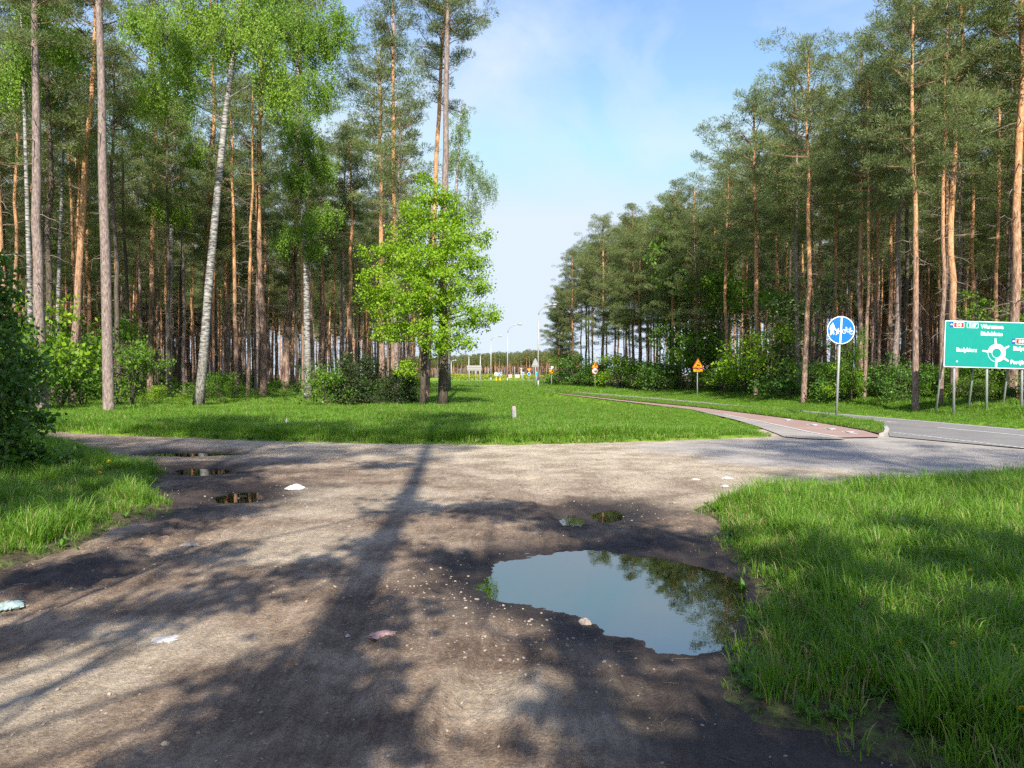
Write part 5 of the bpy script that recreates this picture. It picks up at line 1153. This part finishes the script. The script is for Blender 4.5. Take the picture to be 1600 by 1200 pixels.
# --- back of a direction board at the roundabout
root, SC, zf_ = far_sign(741, 602.5, 'board_back', 'grey rectangular board back on three posts before the roundabout')
g = Geo(); g.plate(rrect(0, zf_(575), 23 * SC, 8.2 * SC, .08), -.08, -.04, 0); bd = part('board', g, ['steel_back'], root)
g = Geo(); g.box((0, -.1, zf_(573)), (22 * SC, .04, .1)); g.box((0, -.1, zf_(577)), (22 * SC, .04, .1)); part('rail', g, ['steel'], bd)
for k in (-8, 2.5, 9): post('post', root, k * SC, 0, zf_(571.5), .07)
# --- lamps
def lamp(base_px, base_y, top_y, arm_px, arm_y, label):
    x, y = G(base_px, base_y); SC = y / FPX; r = thing('street_lamp', label, 'street lamp', (x, y, gz(x, y)), (0, 0, 0), 'street lamps at the roundabout'); z = lambda py: CH + (HOR - py) / FPX * y - r.location.z
    ax = (arm_px - base_px) * SC; H = z(top_y); za = z(arm_y); rr = .045 + .00045 * y
    g = Geo(); g.tube([(0, 0, 0), (0, 0, .9)], [rr * 1.25, rr * 1.25], 12, 0); g.tube([(0, 0, .9), (0, 0, H * .5), (.02 * ax, 0, H)], [rr * 1.2, rr, rr * .8], 12, 0); part('pole', g, ['steel'], r, True)
    g = Geo(); t = np.linspace(0, 1, 8); P = np.stack([ax * (.02 + .74 * t ** 1.7), 0 * t, H + (za - H) * np.sin(t * math.pi / 2) ** .9], -1); g.tube(P, np.full(8, rr * .7), 8, 0); part('arm', g, ['steel'], r, True)
    g = Geo(); e = P[-1]; w2 = ax * .26; g.tube([e + [0, 0, 0], e + [w2 * .3, 0, .02], e + [w2 * .8, 0, .02], e + [w2, 0, .0]], [rr * .9, rr * 1.7, rr * 1.6, rr * .6], 10, 0); part('lamp_head', g, ['steel'], r, True)
lamp(841, 606, 492, 870, 476.5, 'nearest and tallest street lamp, at the end of the right forest')
lamp(793, 598.8, 520, 815, 507, 'second street lamp, in the middle of the gap between the forests')
lamp(767, 596.5, 532, 784, 525.5, 'third street lamp, left of the middle of the gap')
lamp(732.5, 594.5, 557, 744, 552.5, 'small far street lamp behind the grey board')
lamp(750.5, 594, 556, 760, 551.5, 'small far street lamp right of the grey board')
lamp(705, 593, 566, 713, 563, 'farthest street lamp, close to the dark oak trunk')
# --- bollards with blue arrow signs
for (px, lab) in ((775.3, 'yellow bollard with blue arrow disc, left of the pair at the roundabout'), (781.4, 'yellow bollard with blue arrow disc, right of the pair at the roundabout')):
    root, SC, zf_ = far_sign(px, 598.8, 'traffic_bollard', lab, 'bollard')
    g = Geo(); g.tube([(0, 0, 0), (0, 0, zf_(590))], [.12, .10], 12, 0); part('post', g, ['yellow'], root, True)
    g = Geo(); g.plate(disc(0, zf_(584.5), 3.1 * SC, 24), -.14, -.1, 0); bd = part('round_plate', g, ['white'], root)
    g = Geo(); g.plate(disc(0, zf_(584.5), 2.7 * SC, 24), -.15, -.14, 0); part('face', g, ['blue' if px > 778 else 'steel_back'], bd)
    g = Geo(); bar(g, -1.2 * SC, zf_(584.5) + 1.2 * SC, 1.2 * SC, zf_(584.5) - 1.2 * SC, .7 * SC, -.16, -.15); part('arrow_symbol', g, ['white'], bd)
    g = Geo(); g.tube([(0, -.05, zf_(590) - .02), (0, -.05, zf_(584))], [.04, .04], 8, 0); part('stem', g, ['steel'], root)
for (px, lab) in ((796, 'red and white chevron board left of the middle, on the roundabout'), (808, 'red and white chevron board right of the second lamp, on the roundabout')):
    root, SC, zf_ = far_sign(px, 597.5, 'chevron_board', lab)
    g = Geo(); g.plate(rrect(0, zf_(587.6), 6.6 * SC, 4.4 * SC, .05), -.1, -.06, 0); bd = part('board', g, ['white'], root); g = Geo(); c_ = zf_(587.6)
    for k in (-1.6, 1.4):
        bar(g, (k - .8) * SC, c_ + 2 * SC, (k + .7) * SC, c_, 1.1 * SC, -.11, -.1); bar(g, (k + .7) * SC, c_, (k - .8) * SC, c_ - 2 * SC, 1.1 * SC, -.112, -.102)
    part('chevron', g, ['red'], bd); post('post', root, 0, 0, zf_(586), .05)
root, SC, zf_ = far_sign(826.5, 600.5, 'give_way_sign', 'yellow give way triangle above a small blue disc, in the gap')
post('pole', root, 0, 0, zf_(576), .06); g = Geo(); g.plate(tri_pts(0, zf_(581.4), 6.8 * SC, .08, False, .86), -.1, -.06, 0); bd = part('triangle_plate', g, ['red'], root)
g = Geo(); g.plate(tri_pts(0, zf_(580.9), 5.6 * SC, .06, False, .86), -.11, -.1, 0); part('face', g, ['yellow'], bd)
g = Geo(); g.plate(disc(0, zf_(584.3), 2.5 * SC, 20), -.1, -.06, 0); bd = part('round_plate', g, ['white'], root); g = Geo(); g.plate(disc(0, zf_(584.3), 2.1 * SC, 20), -.11, -.1, 0); part('face', g, ['blue'], bd)
for (px, b_, t_, w2, h2, lab) in ((816.5, 599, 583.3, 5, 3.6, 'small light blue panel sign left of the give way triangle'), (838.5, 602, 584.5, 4.6, 6.5, 'light blue panel sign right behind the nearest lamp')):
    root, SC, zf_ = far_sign(px, b_, 'panel_sign', lab)
    g = Geo(); g.plate(rrect(0, zf_(t_), w2 * SC, h2 * SC, .05), -.1, -.06, 0); bd = part('panel', g, ['white'], root); g = Geo(); g.plate(rrect(0, zf_(t_), (w2 - .7) * SC, (h2 - .7) * SC, .05), -.11, -.1, 0); part('face', g, ['cyan'], bd); post('post', root, 0, 0, zf_(t_ - 1), .05)
root, SC, zf_ = far_sign(814.7, 598, 'marker_post', 'thin red and white marker post beyond the roundabout')
g = Geo()
for k in range(4): g.tube([(0, 0, zf_(583 - k * 2)), (0, 0, zf_(581 - k * 2))], [.14, .14], 8, k % 2)
part('stripes', g, ['red', 'white'], root); post('post', root, 0, 0, zf_(583.2), .05)

# --- white boundary post in the meadow
x, y = G(803.5, 664.5); r = thing('boundary_post', 'short white boundary post with a reddish top in the meadow', 'marker post', (x, y, gz(x, y)), (0, rad(-1.5), rad(12)))
g = Geo(); g.box((0, 0, .28), (.12, .12, .60)); part('shaft', g, ['litter'], r)
g = Geo(); g.add([(-.06, -.06, .5802), (.06, -.06, .5802), (.06, .06, .5802), (-.06, .06, .5802), (-.04, -.04, .62), (.04, -.04, .62), (.04, .04, .62), (-.04, .04, .62)], [(4, 5, 6, 7), (0, 1, 5, 4), (1, 2, 6, 5), (2, 3, 7, 6), (3, 0, 4, 7), (3, 2, 1, 0)]); part('cap', g, ['pink'], r)

# --- litter and stones
def crumple(name, label, cat, px, py, L, W, H, mat, seed, rz=0.0, lift=0.0, flat=False):
    r = np.random.default_rng(seed); n = 14; m_ = 9; u_, v_ = np.meshgrid(np.linspace(-1, 1, n), np.linspace(-1, 1, m_)); edge = 1 - np.clip(np.abs(u_) ** 3 * .0 + 0, 0, 1)
    rad_ = 1 + .18 * r.normal(size=u_.shape) * (np.maximum(abs(u_), abs(v_)) > .8)
    x = u_ * np.sqrt(1 - v_ ** 2 * .42) * L / 2 * rad_; y_ = v_ * np.sqrt(1 - u_ ** 2 * .42) * W / 2 * rad_
    z = H * ((1 - np.maximum(abs(u_), abs(v_)) ** 2) * (.55 + .45 * r.random(u_.shape)) + .12 * r.random(u_.shape))
    i = np.arange(m_ - 1)[:, None] * n; j = np.arange(n - 1)[None]; Q = np.stack([i + j, i + j + 1, i + n + j + 1, i + n + j], -1).reshape(-1, 4)
    V = np.stack([x, y_, z], -1).reshape(-1, 3); nb = len(V); V2 = V.copy(); V2[:, 2] = V[:, 2] * .35 - .004
    per = [*range(n)] + [k * n + n - 1 for k in range(1, m_)] + [(m_ - 1) * n + k for k in range(n - 2, -1, -1)] + [k * n for k in range(m_ - 2, 0, -1)]
    Qs = [(per[k], per[k] + nb, per[(k + 1) % len(per)] + nb, per[(k + 1) % len(per)]) for k in range(len(per))]
    me_ = mesh_np(name, np.vstack([V, V2]), np.vstack([Q, Q[:, ::-1] + nb, np.array(Qs)]), mats=[M[mat]])
    X, Y = G(px, py); zz = max(gz(X, Y) if dirt_mask(np.array([X]), np.array([Y]))[0] > 0 else float(dz_all(np.array([X]), np.array([Y]))[0]), -.06)
    return tag(link(name, me_, None, (X, Y, zz + .004 + lift), (0, 0, rz)), label, cat)
crumple('paper_scrap', 'crumpled white paper on the sunny dirt left of centre', 'litter', 462, 765, .26, .16, .07, 'litter', 1, .2)
crumple('flattened_carton', 'mint green and white squashed carton at the left border', 'litter', 14, 943, .17, .20, .03, 'mint', 2, .3)
crumple('plastic_sheet', 'flat pale plastic scrap on the bright dirt patch', 'litter', 257, 998, .14, .12, .012, 'litter', 3, .4)
crumple('wrapper', 'faded pink flattened wrapper left of the big puddle', 'litter', 596, 996, .15, .10, .022, 'pink', 4, .5)
crumple('paper_scrap', 'tiny white scrap left of the pink wrapper', 'litter', 543, 987, .028, .03, .012, 'litter', 5)
crumple('flat_stone', 'pale flat stone on the brown dirt at left', 'stone', 297, 849, .17, .13, .02, 'palestone', 6)
crumple('muddy_rock', 'dark rock at the near shore of the big puddle', 'stone', 913, 963, .11, .09, .055, 'stone', 7, .4, -.02)
crumple('crumpled_bag', 'crumpled white bag caught in the right grass', 'litter', 1412, 848, .09, .08, .08, 'litter', 8, .2, .1)
crumple('paper_scrap', 'small white scrap at the far edge of the right grass', 'litter', 1328, 762, .10, .08, .06, 'litter', 9)
crumple('paper_scrap', 'white scrap beside the dark rut right of centre, the upper one', 'litter', 1136, 748, .16, .12, .03, 'litter', 10)
crumple('paper_scrap', 'white scrap beside the dark rut right of centre, the lower one', 'litter', 1133, 761, .11, .08, .03, 'litter', 11)
crumple('paper_scrap', 'white scrap left of the dark rut pair', 'litter', 1087, 749, .12, .06, .02, 'litter', 12)
crumple('plastic_bag', 'white rounded plastic bag lying in the shaded meadow grass', 'litter', 449, 676, .2, .16, .24, 'litter', 13, .5, .1)
crumple('wood_chip', 'dark wood chip on the track behind the small puddle', 'wood', 1053, 787, .14, .07, .03, 'deadwood', 14)
crumple('flat_stone', 'small pale pebble pair stone at the bottom left', 'stone', 258, 1164, .035, .022, .014, 'palestone', 15)
# dandelions
hg = Geo(); rr_ = np.random.default_rng(3); n = 60; a = rr_.uniform(0, 6.28, n); el = rr_.uniform(.15, 1.4, n); d = np.stack([np.cos(a) * np.cos(el), np.sin(a) * np.cos(el), np.sin(el)], -1); s_ = np.stack([-np.sin(a), np.cos(a), 0 * a], -1)
hg.kites(np.zeros((n, 3)), d, s_, .021, .008); HM = hg.mesh('flower', [M['petal']])
sg = Geo(); sg.tube([(0, 0, 0), (.01, 0, .5), (0, 0, 1)], [.0028, .0024, .002], 6, 0); STM = sg.mesh('stalk', [M['weeds']])
for k, (px, py, hz, lab) in enumerate([(1490, 1008, .22, 'largest yellow dandelion in the right grass'), (1405, 1006, .20, 'small dandelion left of the largest one'), (1541, 1077, .2, 'dandelion below and right of the largest one'), (1598, 1110, .2, 'dandelion at the right border of the view'),
        (1516, 893, .25, 'dandelion in the upper middle of the right grass'), (1530, 762, .22, 'dandelion at the far rim of the right grass'), (1592, 752, .22, 'dandelion at the far right rim of the grass'), (156, 740, .28, 'yellow dandelion in the left grass wedge'), (170, 722, .22, 'far dandelion in the left grass wedge'), (480, 664, .25, 'dandelion in the shaded meadow')]):
    p = G(px, py, hz); zg = gz(*p); r = thing('dandelion', lab, 'flower', (p[0], p[1], zg), (0, 0, 0), 'dandelions in the grass'); sc_ = 1.0 if py > 850 else 1.8
    link('stalk', STM, r, (0, 0, 0), (0, 0, 0), (1, 1, hz - zg)); link('flower', HM, r, (0, 0, hz - zg), (rad(18), 0, 0), sc_)
